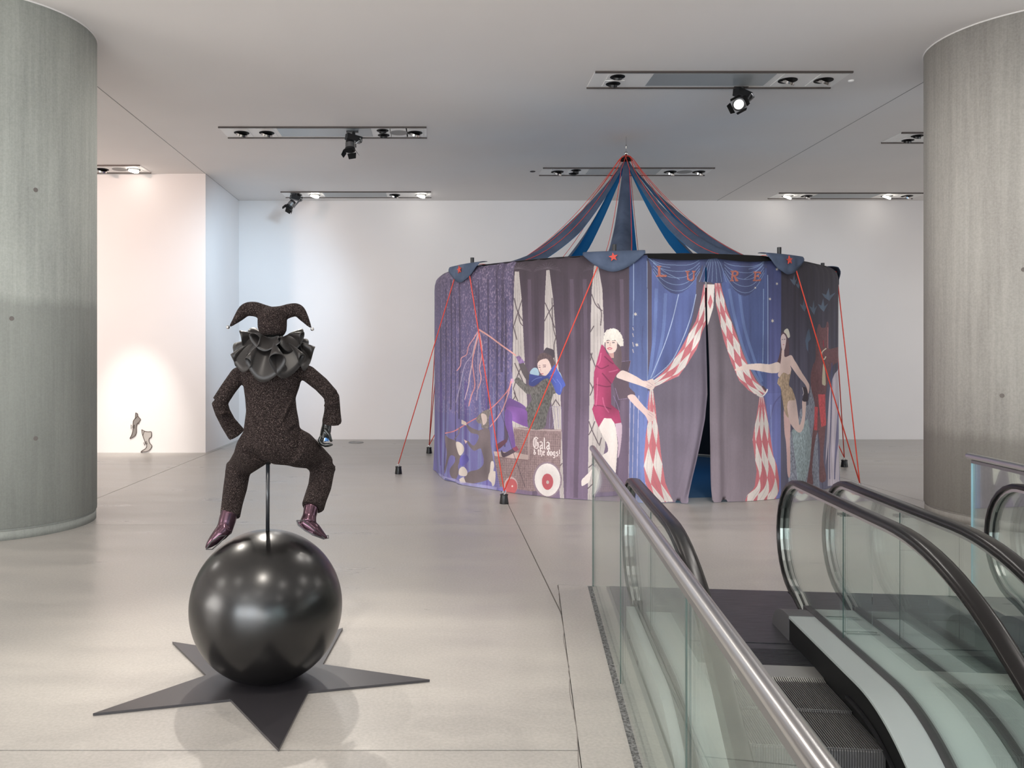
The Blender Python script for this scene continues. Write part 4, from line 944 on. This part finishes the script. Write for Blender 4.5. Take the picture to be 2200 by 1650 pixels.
fs(q2((690, 200), (780, 150), (830, 170), (800, 300), (800, 440), (700, 450), (690, 380), (650, 370), (620, 300)), (136, 128, 124), tex=FINE, amt=.6); fs(q2((690, 215), (760, 240), (770, 340), (720, 400), (700, 320)), (226, 206, 198))
fs(q2((400, 310), (480, 350), (485, 405), (400, 380)), (236, 218, 204)); fs(q2((440, 630), (500, 660), (470, 700)), (238, 206, 196))
fs(q2((150, 560), (210, 610), (310, 660), (320, 760), (380, 880), (390, 950), (350, 1060), (370, 1160), (320, 1250), (240, 1250), (220, 1110), (290, 980), (290, 915), (220, 900), (170, 1150), (150, 1150), (180, 870), (155, 700)), DG, tex=CLOUD, amt=.3)
fs(q2((280, 620), (340, 540), (355, 440), (372, 440), (365, 520), (300, 620)), DG)
for P_ in (((310, 680), (360, 670), (430, 730), (440, 820), (380, 890), (330, 800)), ((380, 1100), (440, 1070), (490, 1140), (480, 1210), (430, 1220), (370, 1190)), ((830, 1000), (870, 990), (885, 1060), (870, 1140), (905, 1160), (890, 1340), (850, 1390), (830, 1330), (780, 1280), (790, 1200), (810, 1150)), ((380, 1270), (440, 1230), (470, 1330), (400, 1330))): fs(q2(*P_), (230, 218, 208))
fs(q2((380, 930), (470, 870), (520, 960), (440, 1050), (390, 1040)), (110, 104, 190), tex=CLOUD, amt=.8)
stroke([(940, 1020), (985, 1036), (1040, 1048), (1062, 1052)], 9, (190, 186, 222), alpha=.5); stroke([(962, 1028), (975, 1036), (995, 1042)], 4, (62, 66, 120), alpha=.7)
# writing on the basket
GL = {  # thick pen strokes on a 10-unit body
 'G': [((9, 9), (6, 10.5), (3, 9.5), (1.5, 6.5), (1.5, 3), (3.5, .3), (7, -.2), (9.3, 1.3)), ((4.4, 9.4), (4.4, 1.2)), ((9, 1.2), (9, 5.2)), ((6, 5.2), (9.6, 5.2)), ((6.6, 8.7), (6.6, 2))],
 'a': [((1, 5.6), (3, 6.6), (5, 5.6), (5, .8), (6.2, -.2)), ((5, 3.4), (2, 2.6), (1.2, 1), (2.6, 0), (5, 1))],
 'l': [((1.5, 10.5), (1.5, 1), (2.8, -.2))], 't': [((2, 9), (2, 1), (3.6, 0)), ((0, 6.2), (4, 6.2))], 'h': [((1.5, 10.5), (1.5, 0)), ((1.5, 5.4), (4, 6.6), (5.4, 5), (5.4, 1), (4.2, -2))],
 'e': [((1.4, 3.4), (5, 4.4), (4.4, 6.2), (2.4, 6.4), (1.3, 4.6), (1.4, 1.4), (3, 0), (5, .8))], 'd': [((1.6, 9.8), (4.6, 7.2), (5.4, 4), (5, 1), (3.2, 0), (1.4, 1.4), (1.4, 4.4), (3.2, 6), (5, 5))],
 'o': [((3.2, 6.4), (1.3, 5), (1.3, 1.4), (3.2, 0), (5.2, 1.4), (5.2, 5), (3.2, 6.4))], 'g': [((5, 6), (3, 6.4), (1.3, 5), (1.3, 1.8), (3, .4), (5, 1.4)), ((5, 6.4), (5, -1.4), (3.4, -3), (1, -2.2))],
 's': [((5, 5.6), (3, 6.5), (1.4, 5), (4.8, 2.2), (4.4, .6), (2.8, -.1), (1, .8))], '!': [((1.6, 9.6), (1.4, 3)), ((1.4, .9), (1.5, .1))], '&': [((5.5, 1), (1.6, 6.4), (2.6, 8), (4, 6.6), (1.2, 3), (1.4, .8), (3, 0), (5.8, 4))], ' ': []}
ADV = {'G': 10.6, 'l': 4, 't': 5, '!': 3, ' ': 3.2}
def write(txt, x, y, h, sx, w, slant=0.0):
    s = h/10.
    for ch in txt:
        for st in GL[ch]: stroke([(x+px*s*sx, y-py*s+slant*(px*s*sx)) for px, py in st], w, (238, 226, 224), smooth=False)
        x += ADV.get(ch, 6.8)*s*sx; y += slant*ADV.get(ch, 6.8)*s*sx
write('Gala', 1142, 963, 23, .62, 2.3, .05)
write('& the dogs!', 1144, 977, 14.5, .66, 1.9, .05)
# woman in crimson
q = cr(1240, 690, 8.25); q4 = cr(1220, 780, 5.156)
fs(q((700, 380), (770, 450), (790, 700), (800, 880), (650, 830), (590, 660), (690, 520)), (104, 88, 92), tex=STREAK, amt=.6)
fs(q((660, 960), (860, 1060), (930, 1180), (1030, 1300), (890, 1370), (740, 1390), (640, 1150)), (100, 84, 96)); fs(q((790, 720), (950, 700), (900, 890), (770, 860)), (96, 82, 94)); 
for l in (((790, 715), (950, 700), (905, 890)), ((670, 1180), (735, 1390), (890, 1370)), ((640, 1320), (700, 1450), (750, 1610))): stroke(q(*l), 1.1, (150, 132, 170), smooth=False)
fs(q4((525, 665), (592, 665), (597, 800), (572, 1000), (550, 1045), (555, 880)), (214, 190, 206), amt=.1)
fs(q4((345, 700), (390, 610), (470, 610), (520, 680), (550, 880), (545, 1000), (530, 1200), (512, 1290), (440, 1120), (300, 1110), (240, 1300), (200, 1340), (152, 1362), (150, 1300), (185, 1260), (240, 1205), (275, 1160), (380, 1025), (440, 980), (432, 900), (380, 800)), (240, 230, 224), amt=.08)
dress = q((430, 410), (470, 440), (520, 560), (600, 640), (660, 760), (770, 870), (690, 950), (620, 1100), (600, 1110), (600, 1480), (740, 1590)) + q4((592, 660), (520, 672), (480, 615), (400, 610), (340, 712), (300, 620), (268, 510), (292, 450), (285, 200)) + q((300, 900), (340, 740))
fill(dress, (170, 62, 104), tex=CLOUD, amt=.55)
for l in (((340, 790), (430, 840), (560, 780)), ((480, 620), (560, 700), (640, 760)), ((440, 920), (560, 1060), (600, 1110)), ((300, 1500), (420, 1500), (600, 1560)), ((330, 1120), (500, 1160), (600, 1150))): stroke(q(*l), 2.6, (100, 26, 62), alpha=.65)
for l in (((420, 560), (400, 700), (360, 780)), ((560, 900), (660, 880), (720, 860)), ((360, 1000), (350, 1300), (330, 1500)), ((450, 1350), (480, 1500), (560, 1620))): stroke(q(*l), 2.6, (226, 118, 160), alpha=.5)
fs(q((550, 570), (650, 560), (650, 650), (600, 650)), (206, 160, 154))
fs(q((500, 380), (530, 345), (690, 345), (705, 430), (690, 510), (640, 560), (560, 565), (505, 480)), (238, 216, 206), amt=.05)
for l, c, w in ((((520, 345), (580, 338)), (110, 84, 82), 1), (((620, 350), (680, 342)), (110, 84, 82), 1), (((525, 378), (560, 382)), (90, 80, 84), 1.8), (((620, 380), (665, 378)), (90, 80, 84), 1.8), (((590, 380), (575, 430), (600, 438)), (200, 160, 150), 1.2), (((530, 490), (570, 468), (620, 485)), (206, 84, 110), 1.8), (((545, 498), (610, 500)), (206, 84, 110), 1.2)): stroke(q(*l), w, c, smooth=False)
hat_ = [(470, 420), (462, 320), (480, 220), (530, 150), (640, 120), (740, 170), (800, 270), (822, 370), (815, 440), (770, 445), (720, 400), (690, 340), (600, 345), (520, 335), (490, 380)]
fill(q(*[(x+rnd.uniform(-8, 8), y+rnd.uniform(-8, 8)) for x, y in dens(hat_, True, 18)]), (238, 232, 222), tex=FINE, amt=.1)
fs(q4((590, 85), (650, 95), (760, 150), (850, 200), (940, 175), (962, 255), (930, 300), (890, 285), (800, 250), (620, 190), (535, 150)), (242, 220, 212), amt=.06)
fs(q4((660, 370), (730, 350), (800, 430), (880, 515), (960, 555), (972, 590), (940, 640), (890, 645), (850, 575), (740, 470)), (238, 210, 204), amt=.06)
for l in (((840, 190), (900, 215), (945, 250)), ((860, 260), (915, 275)), ((870, 240), (930, 265)), ((880, 560), (935, 600)), ((900, 545), (950, 580))): stroke(q4(*l), .9, (196, 164, 172), smooth=False)
# woman in the gold leotard
q = cr(1570, 690, 6.875); q5 = cr(1500, 780, 5.157); SK = (232, 206, 198)
fs(q((700, 640), (740, 560), (775, 400), (780, 200), (820, 160), (865, 180), (905, 330), (905, 500), (860, 540), (830, 600), (750, 740)), (96, 74, 82), tex=STREAK, amt=.4)
fs(q5((985, 500), (1055, 540), (1055, 900), (1060, 1250), (1030, 1222), (1010, 900), (990, 760)), (226, 190, 186), amt=.06)
fs(q((880, 1150), (1000, 1120), (1050, 1400), (1070, 1540), (1110, 1400), (1110, 1170), (1170, 1180), (1150, 1450), (1120, 1600), (1060, 1650), (960, 1560), (900, 1430)), SK, amt=.1)
fs(q((1110, 980), (1185, 1000), (1205, 1160), (1170, 1190), (1110, 1175), (1130, 1080)), (62, 56, 64)); stroke(q((1110, 980), (1130, 1060), (1115, 1100)), 1.4, (206, 200, 206))
fs(q((795, 420), (830, 430), (840, 530), (940, 500), (985, 560), (1040, 650), (1110, 770), (1190, 880), (1232, 960), (1210, 1075), (1170, 960), (1060, 830), (930, 660), (945, 720), (900, 790), (820, 770), (760, 830), (735, 800), (745, 740), (780, 580)), SK, amt=.1)
fs(q((70, 720), (110, 690), (240, 640), (430, 625), (600, 635), (720, 605), (770, 640), (745, 752), (640, 770), (450, 740), (280, 715), (110, 735)), (242, 222, 212), amt=.05)
fs(q((760, 830), (820, 760), (905, 790), (945, 720), (905, 930), (960, 1010), (1005, 1160), (900, 1180), (880, 1280), (900, 1430), (840, 1340), (800, 1120), (775, 985), (725, 920), (740, 850)), (188, 164, 138), tex=FINE, amt=.6)
fs(q((780, 230), (820, 185), (860, 240), (855, 330), (832, 425), (796, 415), (782, 330)), (226, 206, 206), amt=.05)
for l in (((790, 268), (812, 268)), ((826, 268), (850, 262))): stroke(q(*l), 1.2, (96, 80, 90), smooth=False)
stroke(q((806, 345), (830, 348)), 1.3, (190, 110, 120), smooth=False)
fs(q((825, 160), (840, 125), (885, 108), (912, 160), (922, 230), (890, 245), (860, 190)), (226, 222, 206), amt=.1)
# tall red furred figure and the striped edge
RB = (120, 82, 86)
fs(q((1340, 560), (1345, 300), (1370, 80), (1395, 40), (1415, 90), (1465, 90), (1480, 10), (1498, 60), (1495, 400), (1575, 380), (1570, 560), (1520, 700), (1490, 900), (1470, 1060), (1460, 1300), (1440, 1650), (1395, 1650), (1385, 1300), (1370, 1650), (1318, 1650), (1325, 1250), (1260, 1000), (1250, 800), (1290, 650)), RB, tex=FINE, amt=.4)
fs(q5((1350, 640), (1460, 600), (1455, 760), (1440, 1050), (1455, 1290), (1400, 1300), (1415, 1000), (1400, 800), (1385, 760), (1345, 950), (1320, 1180), (1330, 1350), (1255, 1385), (1290, 1100)), (128, 92, 94), tex=FINE, amt=.3)
fs(q5((1352, 485), (1395, 490), (1385, 750), (1343, 745)), (214, 92, 96), tex=FINE, amt=.4); fs(q5((1395, 350), (1455, 345), (1462, 690), (1425, 712)), (214, 92, 96), tex=FINE, amt=.4)
stroke(q((1475, 400), (1425, 460), (1425, 530), (1450, 565), (1470, 520)), 2, (222, 214, 190)); fs(q((1437, 640), (1452, 640), (1468, 925), (1440, 945), (1425, 900)), (214, 204, 176)); stroke(q((1490, 90), (1490, 400)), 1, (176, 120, 120)); stroke(q((1440, 280), (1445, 380)), 1.5, (160, 40, 60))
fill([(1790, 830), (1802, 760), (1804, 1040), (1784, 1045), (1788, 950), (1782, 1000)], (206, 196, 206), tex=STREAK, amt=.7)
for x in (1791, 1797, 1801): stroke([(x+1, 780), (x, 900), (x-3, 1030)], 1.6, (84, 86, 130), alpha=.8)
# faint fold creases across the printed cloth
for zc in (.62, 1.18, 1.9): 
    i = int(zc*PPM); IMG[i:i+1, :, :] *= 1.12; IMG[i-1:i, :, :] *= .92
IMG = IMG*(1+.22*(CLOUD[..., None]-.5)+.16*(n2d(CH, CW, 240, 22, 9)[..., None]-.5))
IMG = IMG*.86+np.array((.034, .029, .033), np.float32)  # grey haze: light scatter on the canvas put into the print colours
IMG = np.clip(IMG*(1+.06*(FINE[..., None]-.5)), 0, 1)
def lin2s(a): return np.where(a <= .0031308, a*12.92, 1.055*np.power(np.maximum(a, 1e-6), 1/2.4)-.055)
im = bpy.data.images.new('tent_print', CW, CH); px = np.ones((CH, CW, 4), np.float32); px[..., :3] = lin2s(IMG)
im.pixels.foreach_set(px.ravel()); im.pack()
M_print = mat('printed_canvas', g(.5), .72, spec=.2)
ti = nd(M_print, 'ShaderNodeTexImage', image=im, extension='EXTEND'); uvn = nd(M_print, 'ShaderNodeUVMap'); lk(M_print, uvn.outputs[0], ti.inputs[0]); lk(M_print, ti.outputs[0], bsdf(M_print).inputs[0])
wv = noise(M_print, coords(M_print), 260, 2, .5); bump(M_print, wv, .15, .003)
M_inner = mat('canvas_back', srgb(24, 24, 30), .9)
M_strap = mat('blue_grey_canvas', srgb(80, 92, 116), .8, spec=.2)
sn = noise(M_strap, coords(M_strap), 3, 5, .6); lk(M_strap, ramp(M_strap, sn, [(.3, srgb(72, 84, 106)), (.7, srgb(96, 108, 132))]), bsdf(M_strap).inputs[0])
M_lining = mat('blue_lit_lining', srgb(50, 120, 165), .75, spec=.2)
M_rope = mat('red_cord', srgb(235, 78, 60), .6)
M_redstar = mat('red_star_cloth', srgb(216, 84, 72), .7)

tent = empty('circus_tent', (TX, TY, 0)); tag(tent, 'round circus tent printed with performers, hung from the ceiling, tied down with red cords', 'tent')
RIM = 3.0
def prof(k):      # height profile of the cloth: k 0 bottom .. 1 top -> (z, inward)
    return None
ZS = [.004, .03, .08, .16, .3, .5, .75, 1.0, 1.3, 1.6, 1.9, 2.2, 2.45, 2.65, 2.78, 2.86, 2.92, 2.96, 2.985, 3.0, 3.0]
INW = [0]*15 + [.005, .022, .052, .09, .14, .20]
def ripple(phi, z):
    t = 1-z/3
    r = .006*math.sin(phi*23+1.3*math.sin(phi*7))*(.5+t) + .0018*math.sin(phi*57+2*z)
    r += .020*max(0, 1-z/.45)*math.sin(phi*23+math.sin(phi*11)*2)
    if z > 2.6: r += .005*math.sin(phi*90)*(z-2.6)/.4
    return r
def cloth(name, f0, f1, n, parent, flap=0, sag=None):
    """a stretch of cloth between the angle functions f0(z), f1(z)"""
    v = []; uv = []; f = []
    for i, (z, w_) in enumerate(zip(ZS, INW)):
        for j in range(n+1):
            s = j/n; ph = f0(z)*(1-s)+f1(z)*s; r = rad(ph)-w_+ripple(ph, z)
            if flap:
                e = (s if flap > 0 else 1-s); q_ = max(0, (e-.80)/.20)
                r += .06*q_*math.sin(e*30)*min(1, z/.3+.3)*(1-min(z, 2.6)/2.6)+.05*q_*q_*(1-z/3.)
                lift = .05*max(0, math.sin(q_*math.pi*2.2))*(1 if z < .02 else 0)
            else: lift = 0
            ph_n = math.atan2(math.sin(ph), math.cos(ph))
            v.append(TP(ph, r, z+lift)); uv.append(((ph_n+PMAX)/(2*PMAX), z/3.06))
    m = n+1
    for i in range(len(ZS)-1):
        for j in range(n): f.append((i*m+j, i*m+j+1, (i+1)*m+j+1, (i+1)*m+j))
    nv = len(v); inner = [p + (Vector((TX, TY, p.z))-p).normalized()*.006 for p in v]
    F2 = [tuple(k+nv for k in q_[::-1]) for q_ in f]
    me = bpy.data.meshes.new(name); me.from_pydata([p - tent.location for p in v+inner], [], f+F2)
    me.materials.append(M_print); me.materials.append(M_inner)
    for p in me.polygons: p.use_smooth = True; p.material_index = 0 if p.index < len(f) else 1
    ul = me.uv_layers.new(name='UVMap'); U = uv+uv
    for l in me.loops: ul.data[l.index].uv = U[l.vertex_index]
    o = bpy.data.objects.new(name, me); C.objects.link(o); o.parent = parent; return o
def seg(pts):
    def f(z):
        for (a, va), (c, vc_) in zip(pts, pts[1:]):
            if z <= c: s = max(0, (z-a)/(c-a)); return va+(vc_-va)*s
        return pts[-1][1]
    return f
edge_l = [px2cyl(x, y) for x, y in ((1478, 1068), (1488, 1030), (1501, 980), (1514, 915), (1522.5, 870), (1521, 800), (1518.5, 720), (1516.5, 640), (1516.5, 552))]
edge_r = [px2cyl(x, y) for x, y in ((1529, 1078), (1526, 1000), (1524, 900), (1524, 820), (1521, 740), (1518, 690), (1517, 640), (1517, 552))]
fl0, fr0 = seg([(z, p-.003) for p, z in edge_l]), seg([(z, p+.004) for p, z in edge_r])
pM = (fl0(2.8)+fr0(2.8))/2
fl = lambda z: fl0(z) if z < 2.85 else pM
fr_ = lambda z: fr0(z) if z < 2.85 else pM
pL, pR = px2cyl(1352, 800)[0], px2cyl(1684, 800)[0]
cloth('entrance_flap', lambda z: pL, fl, 90, tent, 1)
cloth('entrance_flap', fr_, lambda z: pR, 90, tent, -1)
cloth('side_wall', lambda z: math.radians(-180), lambda z: pL+.002, 300, tent)
cloth('side_wall', lambda z: pR-.002, lambda z: math.radians(180), 300, tent)
b = MB(); b.tube([TP(2*math.pi*k/120, rad(math.atan2(math.sin(2*math.pi*k/120), math.cos(2*math.pi*k/120)))-.10, 2.955) for k in range(120)], .035, 10, closed=True); b.build('top_ring', M_blackm, tent, True)
# black valance band showing above the swags
b = MB(); rows = [[], []]
p0, p1 = px2cyl(1392, 560)[0], px2cyl(1660, 560)[0]
for k in range(60):
    ph = p0+(p1-p0)*k/59; 
    for i_, (z, dr) in enumerate(((2.99, -.085), (2.925-.028*abs(math.sin((k/59)*2*math.pi)), .008))): rows[i_].append(TP(ph, rad(ph)+dr+.012, z))
b.grid(rows); b.build('black_band', M_blackm, tent, True)
posts = [math.radians(-60.5+45*k) for k in range(8)]
for ph in posts:
    b = MB(); b.tube([TP(ph, 2.79, .0), TP(ph, 2.79, 3.12)], .026, 14); b.build('post', M_pole, tent, False, 50)
# straps from the peak to the rim, blue-grey outside, lining beneath with the inner blue light put into its colour
APX = Vector((TX, TY, 4.80))
def strap(ph, tw):
    N_, K_ = 26, 8; top, bot = [], []
    for i in range(N_+1):
        s = i/N_; r = .035+(2.86-.035)*s; z = 2.995+(4.76-2.995)*(1-s)**2.02; w = .07+.42*s**.9+(.10*max(0, s-.9)*10 if 0 else 0)
        rt, rb = [], []
        for j in range(K_+1):
            u = j/K_*2-1; zz_ = z-(.16*min(1, s*3))*abs(u)**1.6*(1-.75*max(0, (s-.75)/.25)) + .02*math.sin(s*9+u*3+tw)*min(1, s*2)*(1-s)
            a = ph + 0; side_ = Vector((math.cos(a), math.sin(a), 0)); p = TP(a, r, zz_)+side_*(u*w/2)
            if s > .97 and True: p.z = max(p.z, 2.99)
            rt.append(p); rb.append(p-Vector((0, 0, .008)))
        top.append(rt); bot.append(rb)
    b = MB(); b.grid(top); b.keep = True; o = b.build('canopy_strap', M_strap, tent, True)
    b = MB(); b.grid(bot); b.keep = True; b.build('lining', M_lining, o, True)
for k, ph in enumerate(posts): strap(ph, k*1.7)
# pennants over the rim with red stars
for k, ph in enumerate(posts):
    if not -100 < math.degrees(ph) < 100: continue
    b = MB(); rows = []; HW = .37/2.93
    for i in range(25):
        u = i/24*2-1; a = ph+u*HW; d = .20*(1-abs(u)**1.8); row = []
        for j in range(8):
            t = j/7; L_ = t*(.16+d)      # length travelled over the rim
            if L_ < .14: row.append(TP(a, rad(a)-.13+L_, 3.035-.02*(L_/.14)**3))
            else: row.append(TP(a, rad(a)+.014+.02*min(1, (L_-.14)/.05)+.006*math.sin(i*.9), 3.012-(L_-.14)*1.1))
        rows.append(row)
    b.grid(rows); o = b.build('pennant', M_strap, tent, True); md = o.modifiers.new('t', 'SOLIDIFY'); md.thickness = .006
    b = MB(); pts = []
    for i in range(10):
        rr_ = .055 if i % 2 == 0 else .024; a = math.pi/2+math.pi*i/5+.15; pts.append(TP(ph-.0+rr_*math.cos(a)/2.93, rad(ph)+.055, 2.945+rr_*math.sin(a)))
    ctr = TP(ph, rad(ph)+.055, 2.945); n0 = (ctr-Vector((TX, TY, ctr.z))).normalized()
    b.prism(pts, n0*-.012); b.build('star_patch', M_redstar, o)
# peak
b = MB(); b.lathe([(.001, .0), (.05, -.008), (.085, -.03), (.10, -.06), (.075, -.062), (.03, -.075)], 28, (TX, TY, 4.845)); b.build('peak_cap', M_blackm, tent, True)
b = MB(); b.lathe([(.03*math.cos(math.radians(a)), .033*math.sin(math.radians(a))) for a in range(-89, 90, 12)], 20, (TX, TY, 4.895)); b.build('swivel_ball', M_chrome, tent, True)
b = MB(); b.tube([(TX, TY, 4.92), (TX, TY, 5.155)], .004, 8); b.lathe([(.012, -.03), (.016, 0), (.012, .03)], 12, (TX, TY, 5.0)); b.build('hanger_wire', M_chrome, tent)
# cords: two from each post, over the rim and down to the weights between the posts
wpx = {-1: (922, 974), 0: (856, 1018), 1: (1083, 1082), 3: (1847, 1063), 4: (1814, 1003)}
wfl = {k: WF(*p) for k, p in wpx.items()}
wfl[2] = TP(math.radians(7), 3.7, 0); wfl[5] = TP(math.radians(142), 3.7, 0); wfl[6] = TP(math.radians(-173), 3.7, 0)
hooks = {}
WGT = {0: 'black weight at the left of the tent, tied by two cords', 1: 'black weight in front of the tent below the small red wheel', 3: 'black weight just behind the escalator handrail', 4: 'black weight at the right rear of the tent', -1: 'black weight at the left rear, nearest the back wall'}
for k in (-1, 0, 1, 3, 4):
    p = wfl[k]; r_ = empty('tent_weight', (p.x, p.y, 0)); tag(r_, WGT[k], 'weight', 'black weights holding the tent cords')
    b = MB(); b.lathe([(.053, 0), (.054, .006), (.043, .098), (.048, .100), (.048, .112), (.040, .114), (.036, .106), (.001, .104)], 28, p); b.build('body', M_black, r_, False, 40)
    b = MB(); b.tube([p+Vector((.016*math.cos(a), 0, .130+.022*math.sin(a))) for a in [2*math.pi*i/16 for i in range(16)]], .0035, 6, closed=True); b.build('hook', M_chrome, r_, True)
for k, ph in enumerate(posts):
    for sgn, wk in ((-1, k-0), (1, k+1)):
        wk = (wk if wk <= 6 else -1); a = ph + sgn*.055
        if wk not in wfl or wk in (2, 5, 6): 
            tgt = None
        else: tgt = wfl[wk]+Vector((0, 0, .150))
        rim = TP(a, rad(math.atan2(math.sin(a), math.cos(a)))-.10, 3.008); over = TP(a, rad(math.atan2(math.sin(a), math.cos(a)))-.004, 2.972)
        cap = TP(a, .11, 4.80)
        b = MB(); pts = [Vector((TX, TY, 4.862)), TP(a, .06, 4.85), cap]
        for i in range(1, 20):
            s = i/20; rr_ = .11+(rad(math.atan2(math.sin(ph), math.cos(ph)))-.17)*s; wv_ = .5*(.07+.42*s**.9)+.012
            a_ = ph+sgn*min(wv_/rr_, .9)*(1-s**3)+sgn*.055*s**3
            pts.append(TP(a_, rr_, 3.03+(4.79-3.03)*(1-s)**2.02-.10*math.sin(math.pi*s)))
        pts.append(rim); b.tube(pts, .0042, 6)
        if tgt is not None: b.tube([rim, over, TP(a, rad(a)+.008, 2.91), tgt], .0075, 6)
        b.build('cord', M_rope, tent, True)
# added floor disc inside the tent, blue light put into its colour
b = MB(); b.lathe([(2.55, .001), (2.55, .006)], 64, (TX, TY, 0)); b.build('inner_floor_disc', mat('blue_lit_floor', srgb(60, 90, 120), .9), tent)
b = MB(); b.lathe([(.22, .0), (.30, .12), (.26, .42), (.10, .5)], 24, (2.75, 11.6, .006)); b.build('pouffe', M_blackm, tent, True)

# ------------------------------------------------------------------ pair of drawn boots on the peach wall
def wallboot(name, off, s, poly, inner, bow, label, base):
    q_ = lambda P_, y: [Vector((W(260+x/11.79, 860+yy/11.79, YP)[0], y, W(260+x/11.79, 860+yy/11.79, YP)[2])) for x, yy in P_]
    r_ = empty(name, W(260+base[0]/11.79, 860+base[1]/11.79, YP)); tag(r_, label, 'wall boot', 'two flat boots on the left wall')
    P_ = [(p.x, p.y) for p in smoothpath([(x, y, 0) for x, y in poly+poly[:1]], 4)][:-1]
    b = MB(); b.prism(q_(P_, YP-.012), (0, .011, 0)); b.build('sheet', M_sheet if s else M_sheet2, r_)
    b = MB(); Q = q_(P_, YP-.014); b.tube(Q, .006, 6, closed=True); b.build('outline', M_line, r_)
    b = MB(); b.tube(q_(inner, YP-.014), .005, 6); b.build('top_line', M_line, r_)
    b = MB()
    for t in bow: b.tube(q_(t, YP-.018), .005, 6, closed=True)
    b.build('bow', M_line, r_)
M_sheet = mat('grey_sheet', srgb(138, 132, 128), .6); M_sheet2 = mat('pale_sheet', srgb(186, 180, 175), .6); M_line = mat('brown_outline', srgb(92, 80, 74), .6)
wallboot('wall_boot', 0, 1, [(378, 312), (425, 345), (425, 385), (465, 440), (500, 485), (470, 530), (448, 590), (425, 570), (400, 640), (395, 720), (395, 800), (370, 880), (320, 925), (230, 968), (265, 900), (300, 800), (312, 700), (312, 600), (320, 520), (365, 450), (372, 380)], [(425, 385), (400, 430), (355, 470)], [[(312, 668), (262, 618), (262, 722)], [(312, 668), (345, 620), (345, 708)]], 'upper flat grey boot on the wall, pointing down', (230, 968))
wallboot('wall_boot', 0, 0, [(530, 740), (600, 778), (690, 795), (772, 800), (772, 920), (725, 960), (712, 1010), (730, 1080), (785, 1150), (760, 1220), (700, 1275), (630, 1300), (560, 1300), (510, 1315), (540, 1275), (620, 1225), (655, 1170), (650, 1110), (615, 1050), (570, 930), (545, 850)], [(600, 778), (575, 840), (560, 890)], [[(622, 1075), (578, 1068), (606, 1140)], [(622, 1075), (645, 1030), (672, 1100)]], 'lower flat pale boot on the wall, its toe touching the floor', (510, 1315))
